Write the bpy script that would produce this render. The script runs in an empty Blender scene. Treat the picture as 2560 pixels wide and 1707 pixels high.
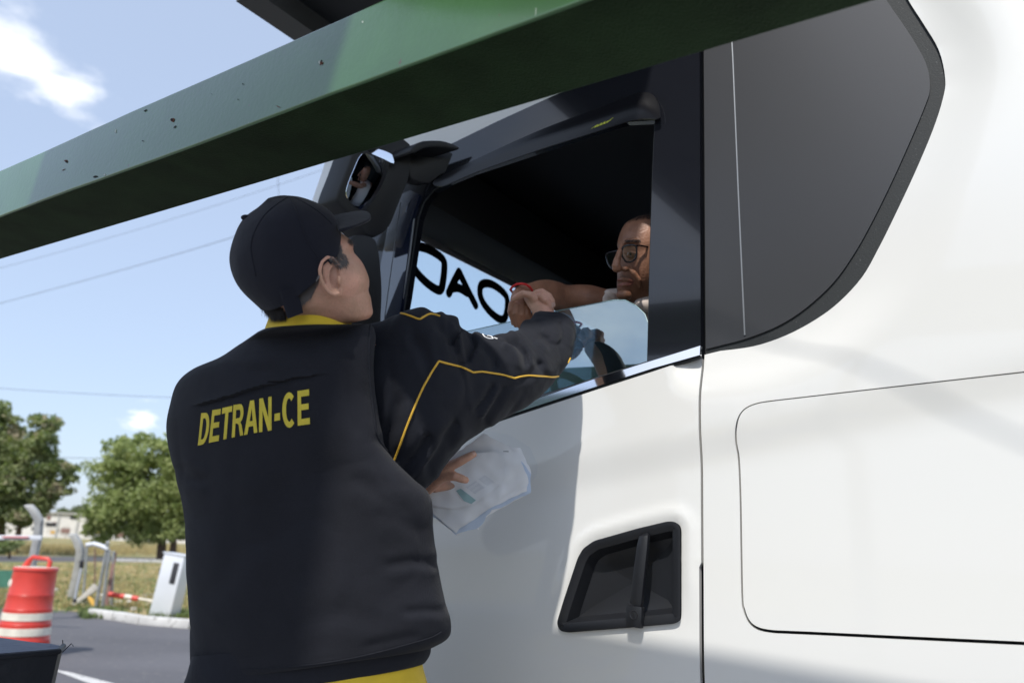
import bpy, bmesh, math, random
from mathutils import Vector, Matrix, noise
from mathutils.geometry import delaunay_2d_cdt
from mathutils.bvhtree import BVHTree
random.seed(7)
R = math.radians
SC = bpy.context.scene
COL = SC.collection

# ---------------------------------------------------------------- camera
FPX, PITCH, ROLL = 1950.0, R(14.9), R(2.58)
CAM = Vector((0, 0, 1.65))
RM = (Matrix.Rotation(math.pi/2 + PITCH, 3, 'X') @ Matrix.Rotation(ROLL, 3, 'Z'))
cd = bpy.data.cameras.new('camera'); cam = bpy.data.objects.new('camera', cd); COL.objects.link(cam)
cam.matrix_world = Matrix.Translation(CAM) @ RM.to_4x4()
cd.sensor_width = 36; cd.lens = 36*FPX/2560; cd.clip_start = .02; cd.clip_end = 3000
cd.dof.use_dof = True; cd.dof.focus_distance = 1.75; cd.dof.aperture_fstop = 3.2
SC.camera = cam
# ---------------------------------------------------------------- light
SUN_EL, SUN_HEAD = R(51.8), R(17.5)           # light travels towards this heading (right of +Y)
trav = Vector((math.sin(SUN_HEAD)*math.cos(SUN_EL), math.cos(SUN_HEAD)*math.cos(SUN_EL), -math.sin(SUN_EL)))
sd = bpy.data.lights.new('sun', 'SUN'); sun = bpy.data.objects.new('sun', sd); COL.objects.link(sun)
sd.energy = 3.7; sd.angle = R(1.2); sd.color = (1, .965, .90)
sun.rotation_euler = trav.to_track_quat('-Z', 'Y').to_euler(); sun.location = (0, -5, 12)
SC.view_settings.view_transform = 'Standard'; SC.view_settings.look = 'None'
SC.view_settings.exposure = 0.18; SC.view_settings.gamma = 1
W = bpy.data.worlds.new('World'); SC.world = W; W.use_nodes = True
nt = W.node_tree; nt.nodes.clear()
def N(t, ty, **k):
    n = t.nodes.new(ty)
    for a, b in k.items(): setattr(n, a, b)
    return n
sky = N(nt, 'ShaderNodeTexSky', sky_type='NISHITA', sun_disc=False)
sky.sun_elevation = SUN_EL; sky.sun_rotation = math.pi + SUN_HEAD; sky.altitude = 0
sky.air_density = 1.0; sky.dust_density = 1.3; sky.ozone_density = 1.6
bg = N(nt, 'ShaderNodeBackground'); bg.inputs['Strength'].default_value = .15
wo = N(nt, 'ShaderNodeOutputWorld')
geo = N(nt, 'ShaderNodeTexCoord')
def cloud(direction, sc, lo, hi, rad, soft, stretch=(1, 1, 1), amt=1.0, seed=0.0):
    """soft cumulus patch around a compass direction of the sky"""
    mp = N(nt, 'ShaderNodeMapping'); mp.inputs['Scale'].default_value = stretch; mp.inputs['Location'].default_value = (seed, seed, 0)
    no = N(nt, 'ShaderNodeTexNoise'); no.inputs['Scale'].default_value = sc; no.inputs['Detail'].default_value = 7; no.inputs['Roughness'].default_value = .55
    nt.links.new(geo.outputs['Generated'], mp.inputs['Vector']); nt.links.new(mp.outputs[0], no.inputs['Vector'])
    r1 = N(nt, 'ShaderNodeMapRange'); r1.interpolation_type = 'SMOOTHSTEP'
    dn = N(nt, 'ShaderNodeVectorMath', operation='DISTANCE'); dn.inputs[1].default_value = direction
    nt.links.new(geo.outputs['Generated'], dn.inputs[0])
    r2 = N(nt, 'ShaderNodeMapRange'); r2.inputs['From Min'].default_value = 0; r2.inputs['From Max'].default_value = rad
    r2.inputs['To Min'].default_value = .32; r2.inputs['To Max'].default_value = -.35
    nt.links.new(dn.outputs['Value'], r2.inputs['Value'])
    ad = N(nt, 'ShaderNodeMath', operation='ADD'); nt.links.new(no.outputs[0], ad.inputs[0]); nt.links.new(r2.outputs[0], ad.inputs[1])
    r1.inputs['From Min'].default_value = lo; r1.inputs['From Max'].default_value = hi; r1.inputs['To Max'].default_value = amt
    nt.links.new(ad.outputs[0], r1.inputs['Value'])
    return r1.outputs[0]
def pdir(x, y): return (RM @ Vector(((x-1280)/FPX, -(y-853.5)/FPX, -1))).normalized()
hz = N(nt, 'ShaderNodeMix', data_type='RGBA'); hz.inputs[0].default_value = .55; hz.inputs[7].default_value = (4.4, 5.2, 6.7, 1)   # bright humid tropical air
nt.links.new(sky.outputs[0], hz.inputs[6]); c_out = hz.outputs[2]
WHITE = (8.6, 8.7, 8.9, 1)
# thin veil: paler towards the horizon, as humid air is
for args in [(pdir(60, 150), 9, .54, 1.0, .16, 0, (1, 1, 2.0), 1.0, 1.3), (pdir(170, 230), 12, .60, .95, .12, 0, (1, 1, 2.2), .8, 4.1),
             (pdir(40, 30), 14, .62, 1.1, .10, 0, (1, 1, 2), .6, 9.1), (pdir(360, 1052), 22, .50, .80, .045, 0, (1, 1, 3), 1.0, 2.2), 
             (Vector((-.75, -.5, .42)), 3.2, .55, 1.0, .9, 0, (1, 1, 2.5), .8, 7.7), (Vector((.3, -.9, .5)), 3.2, .55, 1.0, .9, 0, (1, 1, 2.5), .8, 2.7)]:
    f = cloud(*args)
    mx = N(nt, 'ShaderNodeMix', data_type='RGBA'); nt.links.new(f, mx.inputs[0]); nt.links.new(c_out, mx.inputs[6]); mx.inputs[7].default_value = WHITE
    c_out = mx.outputs[2]
nt.links.new(c_out, bg.inputs[0]); nt.links.new(bg.outputs[0], wo.inputs[0])

# ---------------------------------------------------------------- geometry helpers
def U(x, y, z): return CAM + RM @ Vector(((x-1280)/FPX*z, -(y-853.5)/FPX*z, -z))      # photo pixel at a depth
def PR(P):
    q = RM.transposed() @ (P - CAM); return (1280 + FPX*q.x/-q.z, 853.5 - FPX*q.y/-q.z)
def G(x, y, h=0.0):
    d = U(x, y, 1) - CAM; return CAM + d*((h-CAM.z)/d.z)
TH = R(54); T = Vector((-math.sin(TH), math.cos(TH), 0)); NO = Vector((-math.cos(TH), -math.sin(TH), 0)); DQ = 1.7
UP = Vector((0, 0, 1))
def TS(s, q, z): return T*s + NO*(q-DQ) + UP*z                      # truck frame: s towards its front, q out from its side
def SQ(P): return (P.dot(T), P.dot(NO)+DQ, P.z)
def tsz(x, y, q=0.0):
    d = U(x, y, 1) - CAM; k = (q-DQ-CAM.dot(NO))/d.dot(NO); P = CAM + d*k; return (P.dot(T), P.z)
def wsp(x, y, s0):
    d = U(x, y, 1) - CAM; return CAM + d*((s0-CAM.dot(T))/d.dot(T))
def sm(a, b, x):
    t = min(1, max(0, (x-a)/(b-a))); return t*t*(3-2*t)

def tag(o, label=None, cat=None, group=None, kind=None):
    if label: o['label'] = label
    if cat: o['category'] = cat
    if group: o['group'] = group
    if kind: o['kind'] = kind
    return o
def empty(name, loc, label, cat, group=None):
    o = bpy.data.objects.new(name, None); COL.objects.link(o); o.location = loc; o.empty_display_size = .1
    return tag(o, label, cat, group)
def mk(name, vs, fs, mats, parent=None, smooth=True, mi=None):
    me = bpy.data.meshes.new(name); me.from_pydata([tuple(v) for v in vs], [], fs); me.validate(); me.update()
    return mkm(name, me, mats, parent, smooth, mi)
def mkm(name, me, mats, parent=None, smooth=True, mi=None):
    o = bpy.data.objects.new(name, me); COL.objects.link(o)
    for m in (mats if isinstance(mats, (list, tuple)) else [mats]): me.materials.append(m)
    if smooth: me.polygons.foreach_set('use_smooth', [True]*len(me.polygons))
    if mi: 
        for p, i in zip(me.polygons, mi): p.material_index = i
    if parent is not None:
        o.parent = parent; L = Vector((0, 0, 0)); q = parent
        while q is not None: L = L + q.location; q = q.parent
        me.transform(Matrix.Translation(-L))
    return o
class MB:
    def __init__(s): s.v = []; s.f = []
    def add(s, vs, fs):
        b = len(s.v); s.v += [Vector(v) for v in vs]; s.f += [tuple(i+b for i in f) for f in fs]; return s
    def box(s, c, sx, sy, sz, M=None):
        M = M or Matrix.Identity(3); c = Vector(c)
        vs = [c + M @ Vector((i*sx/2, j*sy/2, k*sz/2)) for i in (-1, 1) for j in (-1, 1) for k in (-1, 1)]
        return s.add(vs, [(0, 1, 3, 2), (4, 6, 7, 5), (0, 4, 5, 1), (2, 3, 7, 6), (0, 2, 6, 4), (1, 5, 7, 3)])
    def tube(s, pts, rad, n=12, cap=True, flat=None):
        pts = [Vector(p) for p in pts]; m = len(pts)
        rad = rad if isinstance(rad, (list, tuple)) else [rad]*m
        vs = []; ref = None
        for i, p in enumerate(pts):
            d = (pts[min(i+1, m-1)] - pts[max(i-1, 0)]).normalized()
            if ref is None: ref = d.orthogonal().normalized()
            a = (ref - d*ref.dot(d)).normalized(); ref = a; b = d.cross(a)
            for k in range(n):
                t = 2*math.pi*k/n; vs.append(p + (a*math.cos(t) + b*math.sin(t))*rad[i])
        fs = [(i*n+k, i*n+(k+1) % n, (i+1)*n+(k+1) % n, (i+1)*n+k) for i in range(m-1) for k in range(n)]
        if cap: fs += [tuple(range(n-1, -1, -1)), tuple(range((m-1)*n, m*n))]
        return s.add(vs, fs)
    def ball(s, c, rx, ry=None, rz=None, M=None, n=14):
        ry = ry or rx; rz = rz or rx; M = M or Matrix.Identity(3); c = Vector(c); vs = []; fs = []
        for i in range(n+1):
            a = math.pi*(i+.0001)/(n+.0002)
            for k in range(n*2):
                b = math.pi*k/n; vs.append(c + M @ Vector((rx*math.sin(a)*math.cos(b), ry*math.sin(a)*math.sin(b), rz*math.cos(a))))
        w = n*2
        for i in range(n):
            for k in range(w): fs.append((i*w+k, (i+1)*w+k, (i+1)*w+(k+1) % w, i*w+(k+1) % w))
        return s.add(vs, fs)
    def lathe(s, c, prof, n=40, M=None):
        c = Vector(c); M = M or Matrix.Identity(3); vs = []; m = len(prof)
        for r, z in prof:
            for k in range(n):
                t = 2*math.pi*k/n; vs.append(c + M @ Vector((r*math.cos(t), r*math.sin(t), z)))
        fs = [(i*n+k, i*n+(k+1) % n, (i+1)*n+(k+1) % n, (i+1)*n+k) for i in range(m-1) for k in range(n)]
        return s.add(vs, fs)
    def loft(s, rings, per=6, n=48, e=1.0, cap=True, disp=None):
        """rings: (ax,ay,bx,by,z,thick[,zdiff,sagx,sagy]) silhouette ends in photo pixels at real depths; gives a closed solid"""
        rr = [tuple(r)+(0,)*(9-len(r)) for r in rings]; Q = []
        for i in range(len(rr)-1):
            p0 = rr[max(i-1, 0)]; p1 = rr[i]; p2 = rr[i+1]; p3 = rr[min(i+2, len(rr)-1)]
            for k in range(per):
                t = k/per
                Q.append([.5*(2*b+(c-a)*t+(2*a-5*b+4*c-d)*t*t+(-a+3*b-3*c+d)*t**3) for a, b, c, d in zip(p0, p1, p2, p3)])
        Q.append(list(rr[-1])); vs = []
        for ax, ay, bx, by, z, th, zd, sx, sy in Q:
            A = U(ax, ay, z+zd); B = U(bx, by, z-zd); c = (A+B)/2; u = (B-A)/2
            v = (CAM-c).normalized()*th
            sg = U((ax+bx)/2+sx, (ay+by)/2+sy, z) - U((ax+bx)/2, (ay+by)/2, z)
            for k in range(n):
                a = 2*math.pi*k/n; ca, sa = math.cos(a), math.sin(a)
                P = c - u*math.copysign(abs(ca)**e, ca) + (v+sg)*math.copysign(abs(sa)**e, sa)
                if disp:
                    nn = (P-c).normalized(); P = P + disp(P, nn, sa)
                vs.append(P)
        m = len(Q)
        fs = [(i*n+k, i*n+(k+1) % n, (i+1)*n+(k+1) % n, (i+1)*n+k) for i in range(m-1) for k in range(n)]
        if cap: fs += [tuple(range(n-1, -1, -1)), tuple(range((m-1)*n, m*n))]
        return s.add(vs, fs)
    def build(s, name, mats, parent=None, smooth=True, bevel=0, recalc=True):
        me = bpy.data.meshes.new(name); me.from_pydata([tuple(v) for v in s.v], [], s.f); me.update()
        if recalc or bevel:
            bm = bmesh.new(); bm.from_mesh(me)
            if recalc: bmesh.ops.recalc_face_normals(bm, faces=bm.faces)
            if bevel:
                es = [e for e in bm.edges if len(e.link_faces) == 2 and e.calc_face_angle(0) > .6]
                bmesh.ops.bevel(bm, geom=es, offset=bevel, segments=2, affect='EDGES', profile=.5)
            bm.to_mesh(me); bm.free()
        o = mkm(name, me, mats, parent, smooth)
        if smooth:
            try: me.set_sharp_from_angle(angle=R(38))
            except Exception: pass
        return o
def bvh_of(o):
    off = Vector((0, 0, 0)); q = o
    while q is not None: off = off + q.location; q = q.parent
    return BVHTree.FromPolygons([v.co+off for v in o.data.vertices], [tuple(p.vertices) for p in o.data.polygons])
def cast(b, x, y):
    d = (U(x, y, 1)-CAM).normalized(); h = b.ray_cast(CAM + d*.3, d)
    return (h[0], (h[1] if h[1].dot(d) < 0 else -h[1])) if h[0] else (None, None)
def remesh(mb, name, mats, parent, vox=.0025, smooth_it=4, fac=.5):
    me = bpy.data.meshes.new(name); me.from_pydata([tuple(v) for v in mb.v], [], mb.f); me.update()
    bm = bmesh.new(); bm.from_mesh(me); bmesh.ops.recalc_face_normals(bm, faces=bm.faces); bm.to_mesh(me); bm.free()
    o = bpy.data.objects.new(name, me); COL.objects.link(o)
    m = o.modifiers.new('r', 'REMESH'); m.mode = 'VOXEL'; m.voxel_size = vox
    m2 = o.modifiers.new('s', 'SMOOTH'); m2.iterations = smooth_it; m2.factor = fac
    dg = bpy.context.evaluated_depsgraph_get(); me2 = bpy.data.meshes.new_from_object(o.evaluated_get(dg)); bpy.data.objects.remove(o)
    me2.name = name; me2.materials.clear()
    return mkm(name, me2, mats, parent)
def paint(o, spots, idx):
    off = Vector((0, 0, 0)); q = o
    while q is not None: off = off + q.location; q = q.parent
    for p in o.data.polygons:
        c = p.center + off
        for s_, r in spots:
            if (c-s_).length_squared < r*r: p.material_index = idx; break
def pd(poly, x, y):
    """distance to polygon outline, and inside flag"""
    best = 1e9; ins = False; n = len(poly)
    for i in range(n):
        x1, y1 = poly[i]; x2, y2 = poly[(i+1) % n]; dx, dy = x2-x1, y2-y1; L = dx*dx+dy*dy
        t = 0 if L == 0 else max(0, min(1, ((x-x1)*dx+(y-y1)*dy)/L)); ex, ey = x-x1-t*dx, y-y1-t*dy; best = min(best, ex*ex+ey*ey)
        if (y1 > y) != (y2 > y) and x < (x2-x1)*(y-y1)/(y2-y1)+x1: ins = not ins
    return math.sqrt(best), ins
def rounded(poly, r=.03, k=5):
    out = []; n = len(poly)
    for i in range(n):
        p = Vector(poly[i]); a = Vector(poly[i-1]); b = Vector(poly[(i+1) % n])
        da = (a-p); db = (b-p); ra = min(r, da.length*.45); rb = min(r, db.length*.45)
        p1 = p + da.normalized()*ra; p2 = p + db.normalized()*rb
        for j in range(k+1):
            t = j/k; q = p1*(1-t)**2 + p*2*t*(1-t) + p2*t*t; out.append((q.x, q.y))
    return out
def smoothloop(pts, per=5, closed=True):
    out = []; n = len(pts)
    for i in range(n if closed else n-1):
        g = (lambda j: pts[j % n]) if closed else (lambda j: pts[max(0, min(n-1, j))])
        p0, p1, p2, p3 = g(i-1), g(i), g(i+1), g(i+2)
        for k in range(per):
            t = k/per; out.append(tuple(.5*(2*b+(c-a)*t+(2*a-5*b+4*c-d)*t*t+(-a+3*b-3*c+d)*t**3) for a, b, c, d in zip(p0, p1, p2, p3)))
    if not closed: out.append(tuple(pts[-1]))
    return out
def resample(poly, step):
    out = []; n = len(poly)
    for i in range(n):
        a = Vector(poly[i]); b = Vector(poly[(i+1) % n]); k = max(1, int((b-a).length/step))
        for j in range(k): q = a.lerp(b, j/k); out.append((q.x, q.y))
    return out
def inset(poly, d):
    """shrink (d>0) a polygon along its vertex normals"""
    n = len(poly); A = sum(poly[i][0]*poly[(i+1) % n][1]-poly[(i+1) % n][0]*poly[i][1] for i in range(n)); sg = 1 if A > 0 else -1; out = []
    for i in range(n):
        a = Vector(poly[i-1]); p = Vector(poly[i]); b = Vector(poly[(i+1) % n])
        e = ((p-a).normalized()+(b-p).normalized())
        if e.length < 1e-6: e = b-a
        e.normalize(); out.append((p.x - e.y*d*sg, p.y + e.x*d*sg))
    return out
def fill(outer, holes=(), step=.03):
    """triangulated region with inner grid points -> 2-D verts, faces, loops"""
    outer = resample(outer, step); holes = [resample(h, step) for h in holes]
    pts = [Vector(p) for p in outer]; edges = [(i, (i+1) % len(outer)) for i in range(len(outer))]
    loops = [list(range(len(outer)))]
    for h in holes:
        b = len(pts); pts += [Vector(p) for p in h]; edges += [(b+i, b+(i+1) % len(h)) for i in range(len(h))]; loops.append(list(range(b, b+len(h))))
    xs = [p[0] for p in outer]; ys = [p[1] for p in outer]; y = min(ys)+step/2; row = 0
    while y < max(ys):
        x = min(xs)+step/2*(row % 2)+step*.25
        while x < max(xs):
            d, i = pd(outer, x, y)
            if i and d > step*.45:
                ok = True
                for h in holes:
                    d2, i2 = pd(h, x, y)
                    if i2 or d2 < step*.45: ok = False; break
                if ok: pts.append(Vector((x, y)))
            x += step
        y += step*.87; row += 1
    v, e, f, ov, oe, of = delaunay_2d_cdt(pts, edges, [], 0, 1e-7)
    m = {}
    for i, o_ in enumerate(ov):
        for j in o_: m[j] = i
    fs = []
    for t in f:
        cx = sum(v[i].x for i in t)/3; cy = sum(v[i].y for i in t)/3
        if not pd(outer, cx, cy)[1]: continue
        if any(pd(h, cx, cy)[1] for h in holes): continue
        fs.append(tuple(t))
    return [tuple(p) for p in v], fs, [[m[i] for i in l] for l in loops]
def sheet(name, poly, mp, mat, parent, holes=(), step=.03, thick=.012, back=None, smooth=True):
    """panel: front skin mapped by mp(u,v)->point, with real rim thickness pushed along 'back'"""
    v, f, loops = fill(poly, holes, step); back = back if back is not None else -NO
    P = [mp(*p) for p in v]; n = len(P); vs = list(P); fs = list(f)
    for l in loops:
        b = len(vs); m = len(l); vs += [P[i] for i in l] + [P[i]+back*thick for i in l]
        fs += [(b+i, b+(i+1) % m, b+m+(i+1) % m, b+m+i) for i in range(m)]
    b = len(vs); vs += [p+back*thick for p in P]; fs += [tuple(b+i for i in reversed(t)) for t in f]
    me = bpy.data.meshes.new(name); me.from_pydata([tuple(p) for p in vs], [], fs); me.update()
    c = me.polygons[0]
    if c.normal.dot(-back) < 0: me.flip_normals()
    o = mkm(name, me, mat, parent, smooth)
    for p in me.polygons[len(f):]: p.use_smooth = False
    return o

# ---------------------------------------------------------------- materials
def mat(name, col, rough=.5, metal=0, bump=0, bscale=60, var=0, vscale=4, coat=0, spec=.5, sheen=0, col2=None, bdetail=4, coatr=.03, trans=0, sss=0, stretch=None):
    m = bpy.data.materials.new(name); m.use_nodes = True; t = m.node_tree; b = t.nodes['Principled BSDF']
    b.inputs['Base Color'].default_value = (*col, 1); b.inputs['Roughness'].default_value = rough; b.inputs['Metallic'].default_value = metal
    b.inputs['Specular IOR Level'].default_value = spec; b.inputs['Coat Weight'].default_value = coat; b.inputs['Coat Roughness'].default_value = coatr
    b.inputs['Sheen Weight'].default_value = sheen; b.inputs['Transmission Weight'].default_value = trans
    if sss: b.inputs['Subsurface Weight'].default_value = sss; b.inputs['Subsurface Radius'].default_value = (.012, .005, .003); b.inputs['Subsurface Scale'].default_value = 1
    tc = N(t, 'ShaderNodeTexCoord'); src = tc.outputs['Object']
    if stretch:
        mp = N(t, 'ShaderNodeMapping'); mp.inputs['Scale'].default_value = stretch; t.links.new(src, mp.inputs[0]); src = mp.outputs[0]
    if var or col2:
        no = N(t, 'ShaderNodeTexNoise'); no.inputs['Scale'].default_value = vscale; no.inputs['Detail'].default_value = 5; t.links.new(src, no.inputs['Vector'])
        rp = N(t, 'ShaderNodeMapRange'); rp.inputs['From Min'].default_value = .35; rp.inputs['From Max'].default_value = .65; t.links.new(no.outputs[0], rp.inputs['Value'])
        mx = N(t, 'ShaderNodeMix', data_type='RGBA'); t.links.new(rp.outputs[0], mx.inputs[0])
        mx.inputs[6].default_value = (*[c*(1-var) for c in col], 1); mx.inputs[7].default_value = (*(col2 or [min(1, c*(1+var)) for c in col]), 1)
        t.links.new(mx.outputs[2], b.inputs['Base Color'])
    if bump:
        nb = N(t, 'ShaderNodeTexNoise'); nb.inputs['Scale'].default_value = bscale; nb.inputs['Detail'].default_value = bdetail; t.links.new(src, nb.inputs['Vector'])
        bp = N(t, 'ShaderNodeBump'); bp.inputs['Strength'].default_value = bump; bp.inputs['Distance'].default_value = .01; t.links.new(nb.outputs[0], bp.inputs['Height']); t.links.new(bp.outputs[0], b.inputs['Normal'])
    return m
def coatior(m, v): m.node_tree.nodes['Principled BSDF'].inputs['Coat IOR'].default_value = v
def speckle(m, col, scale, lo, hi, rough=None):
    """adds spots of their own colour (chips, rust, litter, dust) with a noise mask"""
    t = m.node_tree; b = t.nodes['Principled BSDF']; tc = N(t, 'ShaderNodeTexCoord')
    no = N(t, 'ShaderNodeTexNoise'); no.inputs['Scale'].default_value = scale; no.inputs['Detail'].default_value = 6; t.links.new(tc.outputs['Object'], no.inputs['Vector'])
    rp = N(t, 'ShaderNodeMapRange'); rp.inputs['From Min'].default_value = lo; rp.inputs['From Max'].default_value = hi; t.links.new(no.outputs[0], rp.inputs['Value'])
    mx = N(t, 'ShaderNodeMix', data_type='RGBA'); t.links.new(rp.outputs[0], mx.inputs[0]); mx.inputs[7].default_value = (*col, 1)
    l = b.inputs['Base Color'].links
    if l: t.links.new(l[0].from_socket, mx.inputs[6])
    else: mx.inputs[6].default_value = b.inputs['Base Color'].default_value
    t.links.new(mx.outputs[2], b.inputs['Base Color']); return m
def weave(m, scale=900, strength=.25, dist=.0006):
    """fine ripstop weave"""
    t = m.node_tree; b = t.nodes['Principled BSDF']; tc = N(t, 'ShaderNodeTexCoord'); hs = []
    for rot in ((0, 0, R(36)), (R(90), 0, R(36))):
        w = N(t, 'ShaderNodeTexWave'); w.inputs['Scale'].default_value = scale/6.28; w.inputs['Distortion'].default_value = .6; w.inputs['Detail'].default_value = 0
        mp = N(t, 'ShaderNodeMapping'); mp.inputs['Rotation'].default_value = rot; t.links.new(tc.outputs['Object'], mp.inputs[0]); t.links.new(mp.outputs[0], w.inputs['Vector']); hs.append(w.outputs[1])
    a = N(t, 'ShaderNodeMath', operation='MAXIMUM'); t.links.new(hs[0], a.inputs[0]); t.links.new(hs[1], a.inputs[1])
    bp = N(t, 'ShaderNodeBump'); bp.inputs['Strength'].default_value = strength; bp.inputs['Distance'].default_value = dist
    t.links.new(a.outputs[0], bp.inputs['Height'])
    l = b.inputs['Normal'].links
    if l: t.links.new(l[0].from_socket, bp.inputs['Normal'])
    t.links.new(bp.outputs[0], b.inputs['Normal']); return m
def glass(name, tint, refl, rough=0.0):
    m = bpy.data.materials.new(name); m.use_nodes = True; t = m.node_tree; t.nodes.clear()
    o = N(t, 'ShaderNodeOutputMaterial'); tr = N(t, 'ShaderNodeBsdfTransparent'); tr.inputs[0].default_value = (*tint, 1)
    g = N(t, 'ShaderNodeBsdfGlossy'); g.inputs['Roughness'].default_value = rough; g.inputs[0].default_value = (.82, .95, .97, 1)
    fr = N(t, 'ShaderNodeLayerWeight'); fr.inputs[0].default_value = .5
    pw = N(t, 'ShaderNodeMath', operation='POWER'); pw.inputs[1].default_value = 5; t.links.new(fr.outputs['Facing'], pw.inputs[0])
    ad = N(t, 'ShaderNodeMath', operation='ADD'); ad.inputs[1].default_value = refl+.04; ad.use_clamp = True; t.links.new(pw.outputs[0], ad.inputs[0])
    mx = N(t, 'ShaderNodeMixShader'); t.links.new(ad.outputs[0], mx.inputs[0]); t.links.new(tr.outputs[0], mx.inputs[1]); t.links.new(g.outputs[0], mx.inputs[2]); t.links.new(mx.outputs[0], o.inputs[0]); return m
M = {}
M['white'] = mat('white_truck_paint', (.74, .735, .71), .38, coat=.8, bump=.02, bscale=3, coatr=.04)
M['black_gloss'] = mat('black_gloss_panel', (.011, .012, .016), .12, coat=.5, bump=.01, bscale=4)
M['sleeper'] = mat('satin_black_panel', (.034, .035, .039), .42, bump=.03, bscale=400, spec=.5, coat=.25, coatr=.22)
M['rubber'] = speckle(mat('black_rubber', (.012, .015, .017), .65, bump=.1, bscale=300), (.10, .11, .11), 220, .66, .74)
M['plastic'] = mat('black_plastic', (.011, .012, .015), .46, bump=.06, bscale=700, spec=.4)
M['interior'] = mat('dark_cab_trim', (.030, .033, .037), .75, bump=.1, bscale=200)
M['chrome'] = mat('chrome', (.86, .88, .92), .08, metal=1)
M['grey_trim'] = mat('grey_trim', (.22, .23, .24), .35, metal=.4)
M['mirror'] = mat('mirror_glass', (.62, .66, .74), .02, metal=1)
M['glass'] = glass('tinted_side_glass', (.34, .42, .46), .36)
M['wind'] = glass('windscreen_glass', (.90, .96, .98), .0)
M['smoke'] = mat('smoked_acrylic', (.005, .005, .007), .3)
M['yellow_ink'] = mat('yellow_print', (.62, .66, .06), .5)
M['black_ink'] = mat('black_lettering', (.006, .008, .012), .45)
M['green'] = speckle(speckle(mat('green_enamel_paint', (.046, .125, .036), .31, bump=.07, bscale=90, var=.10, vscale=7, coat=.8, coatr=.16), (.10, .05, .03), 38, .735, .76), (.20, .27, .17), 120, .74, .80)
M['rust'] = mat('rusty_hole', (.11, .03, .012), .9, bump=.4, bscale=300)
M['hole'] = mat('dark_hole', (.006, .005, .005), .9)
M['paintchip'] = mat('pale_paint_chip', (.45, .50, .44), .6)
M['canopy'] = mat('dark_canopy_sheet', (.018, .02, .022), .6, bump=.1, bscale=20)
M['fascia'] = mat('grey_canopy_flashing', (.075, .078, .08), .5, bump=.1, bscale=10)
M['navy'] = weave(mat('navy_ripstop_cloth', (.012, .013, .019), .86, sheen=.05, bump=.35, bscale=9, spec=.25, var=.12, vscale=9), 1500, .5, .0006)
M['navy2'] = mat('navy_jacket_cloth', (.010, .0115, .018), .84, sheen=.05, bump=.3, bscale=22, spec=.28, var=.12, vscale=12)
speckle(M['navy'], (.030, .031, .038), 900, .50, .85); speckle(M['navy2'], (.026, .027, .034), 1200, .52, .85)
M['cap'] = weave(mat('dark_navy_twill', (.012, .013, .021), .88, sheen=.12, bump=.15, bscale=30, spec=.2), 2600, .3, .0004)
M['yellow'] = mat('yellow_polo_knit', (.80, .56, .035), .85, sheen=.2, bump=.3, bscale=900, var=.06, vscale=20)
M['thread'] = mat('yellow_embroidery', (.74, .60, .06), .65, bump=.5, bscale=900, var=.08, vscale=60, stretch=(1, 1, .15))
M['piping'] = mat('orange_yellow_piping', (.78, .46, .05), .5, bump=.2, bscale=400)
M['skin'] = mat('tan_skin', (.56, .33, .225), .5, bump=.18, bscale=160, var=.13, vscale=22, sss=.12, col2=(.62, .33, .24))
speckle(M['skin'], (.36, .19, .135), 380, .56, .85)
M['skin2'] = mat('brown_skin', (.34, .165, .10), .45, bump=.2, bscale=170, var=.15, vscale=25, sss=.08)
M['lip'] = mat('lip_skin', (.30, .115, .085), .45)
M['hairgrey'] = mat('grey_hair', (.13, .115, .11), .6)
M['brow'] = mat('dark_hair', (.02, .015, .014), .7)
M['eyewhite'] = mat('eye_white', (.55, .52, .5), .2)
M['nail'] = mat('nail', (.62, .40, .33), .3)
M['shirt'] = mat('cream_shirt', (.74, .64, .58), .85, bump=.3, bscale=25, sheen=.1)
M['red'] = mat('red_cord', (.75, .03, .03), .6, bump=.5, bscale=500)
M['frame'] = mat('black_spectacle_frame', (.006, .007, .01), .18)
M['lens'] = glass('spectacle_lens', (.95, .95, .97), -.02)
M['trousers'] = mat('dark_trousers', (.015, .015, .018), .9)
M['leather'] = mat('black_leather', (.01, .01, .01), .4)
M['paper'] = mat('white_paper', (.93, .93, .94), .8, bump=.1, bscale=15, var=.03, vscale=18)
M['bluesheet'] = mat('pale_blue_sheet', (.60, .70, .86), .6, bump=.1, bscale=15)
M['plas'] = glass('clear_blue_plastic_sleeve', (.98, .985, .995), -.02, .25)
M['teal'] = mat('teal_print', (.36, .55, .56), .8)
M['inkgrey'] = mat('grey_print', (.30, .34, .44), .8)
M['asphalt'] = speckle(mat('worn_asphalt', (.105, .103, .112), .85, bump=.5, bscale=60, var=.16, vscale=.35, stretch=(.5, 1, 1)), (.19, .18, .17), 9, .60, .75)
M['soil'] = speckle(mat('dry_grass_ground', (.16, .17, .06), .95, bump=.6, bscale=9, col2=(.42, .31, .15), vscale=.35), (.10, .15, .04), 1.1, .55, .62)
M['kerb'] = speckle(mat('worn_white_kerb', (.55, .54, .52), .9, bump=.6, bscale=25, var=.12, vscale=3), (.22, .21, .19), 7, .58, .68)
M['concrete'] = speckle(mat('pale_concrete', (.40, .40, .39), .9, bump=.5, bscale=25, var=.12, vscale=5), (.22, .21, .20), 9, .6, .72)
M['wallw'] = speckle(mat('whitewashed_wall', (.62, .60, .57), .9, var=.1, vscale=.4), (.34, .31, .28), .35, .56, .66)
M['dark'] = mat('dark_opening', (.03, .03, .035), .6)
M['kiosk'] = mat('light_grey_metal', (.60, .62, .66), .35, var=.04, vscale=2)
M['redplastic'] = mat('red_orange_plastic', (.58, .05, .035), .38, var=.08, vscale=5, spec=.5, sss=.02)
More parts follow.
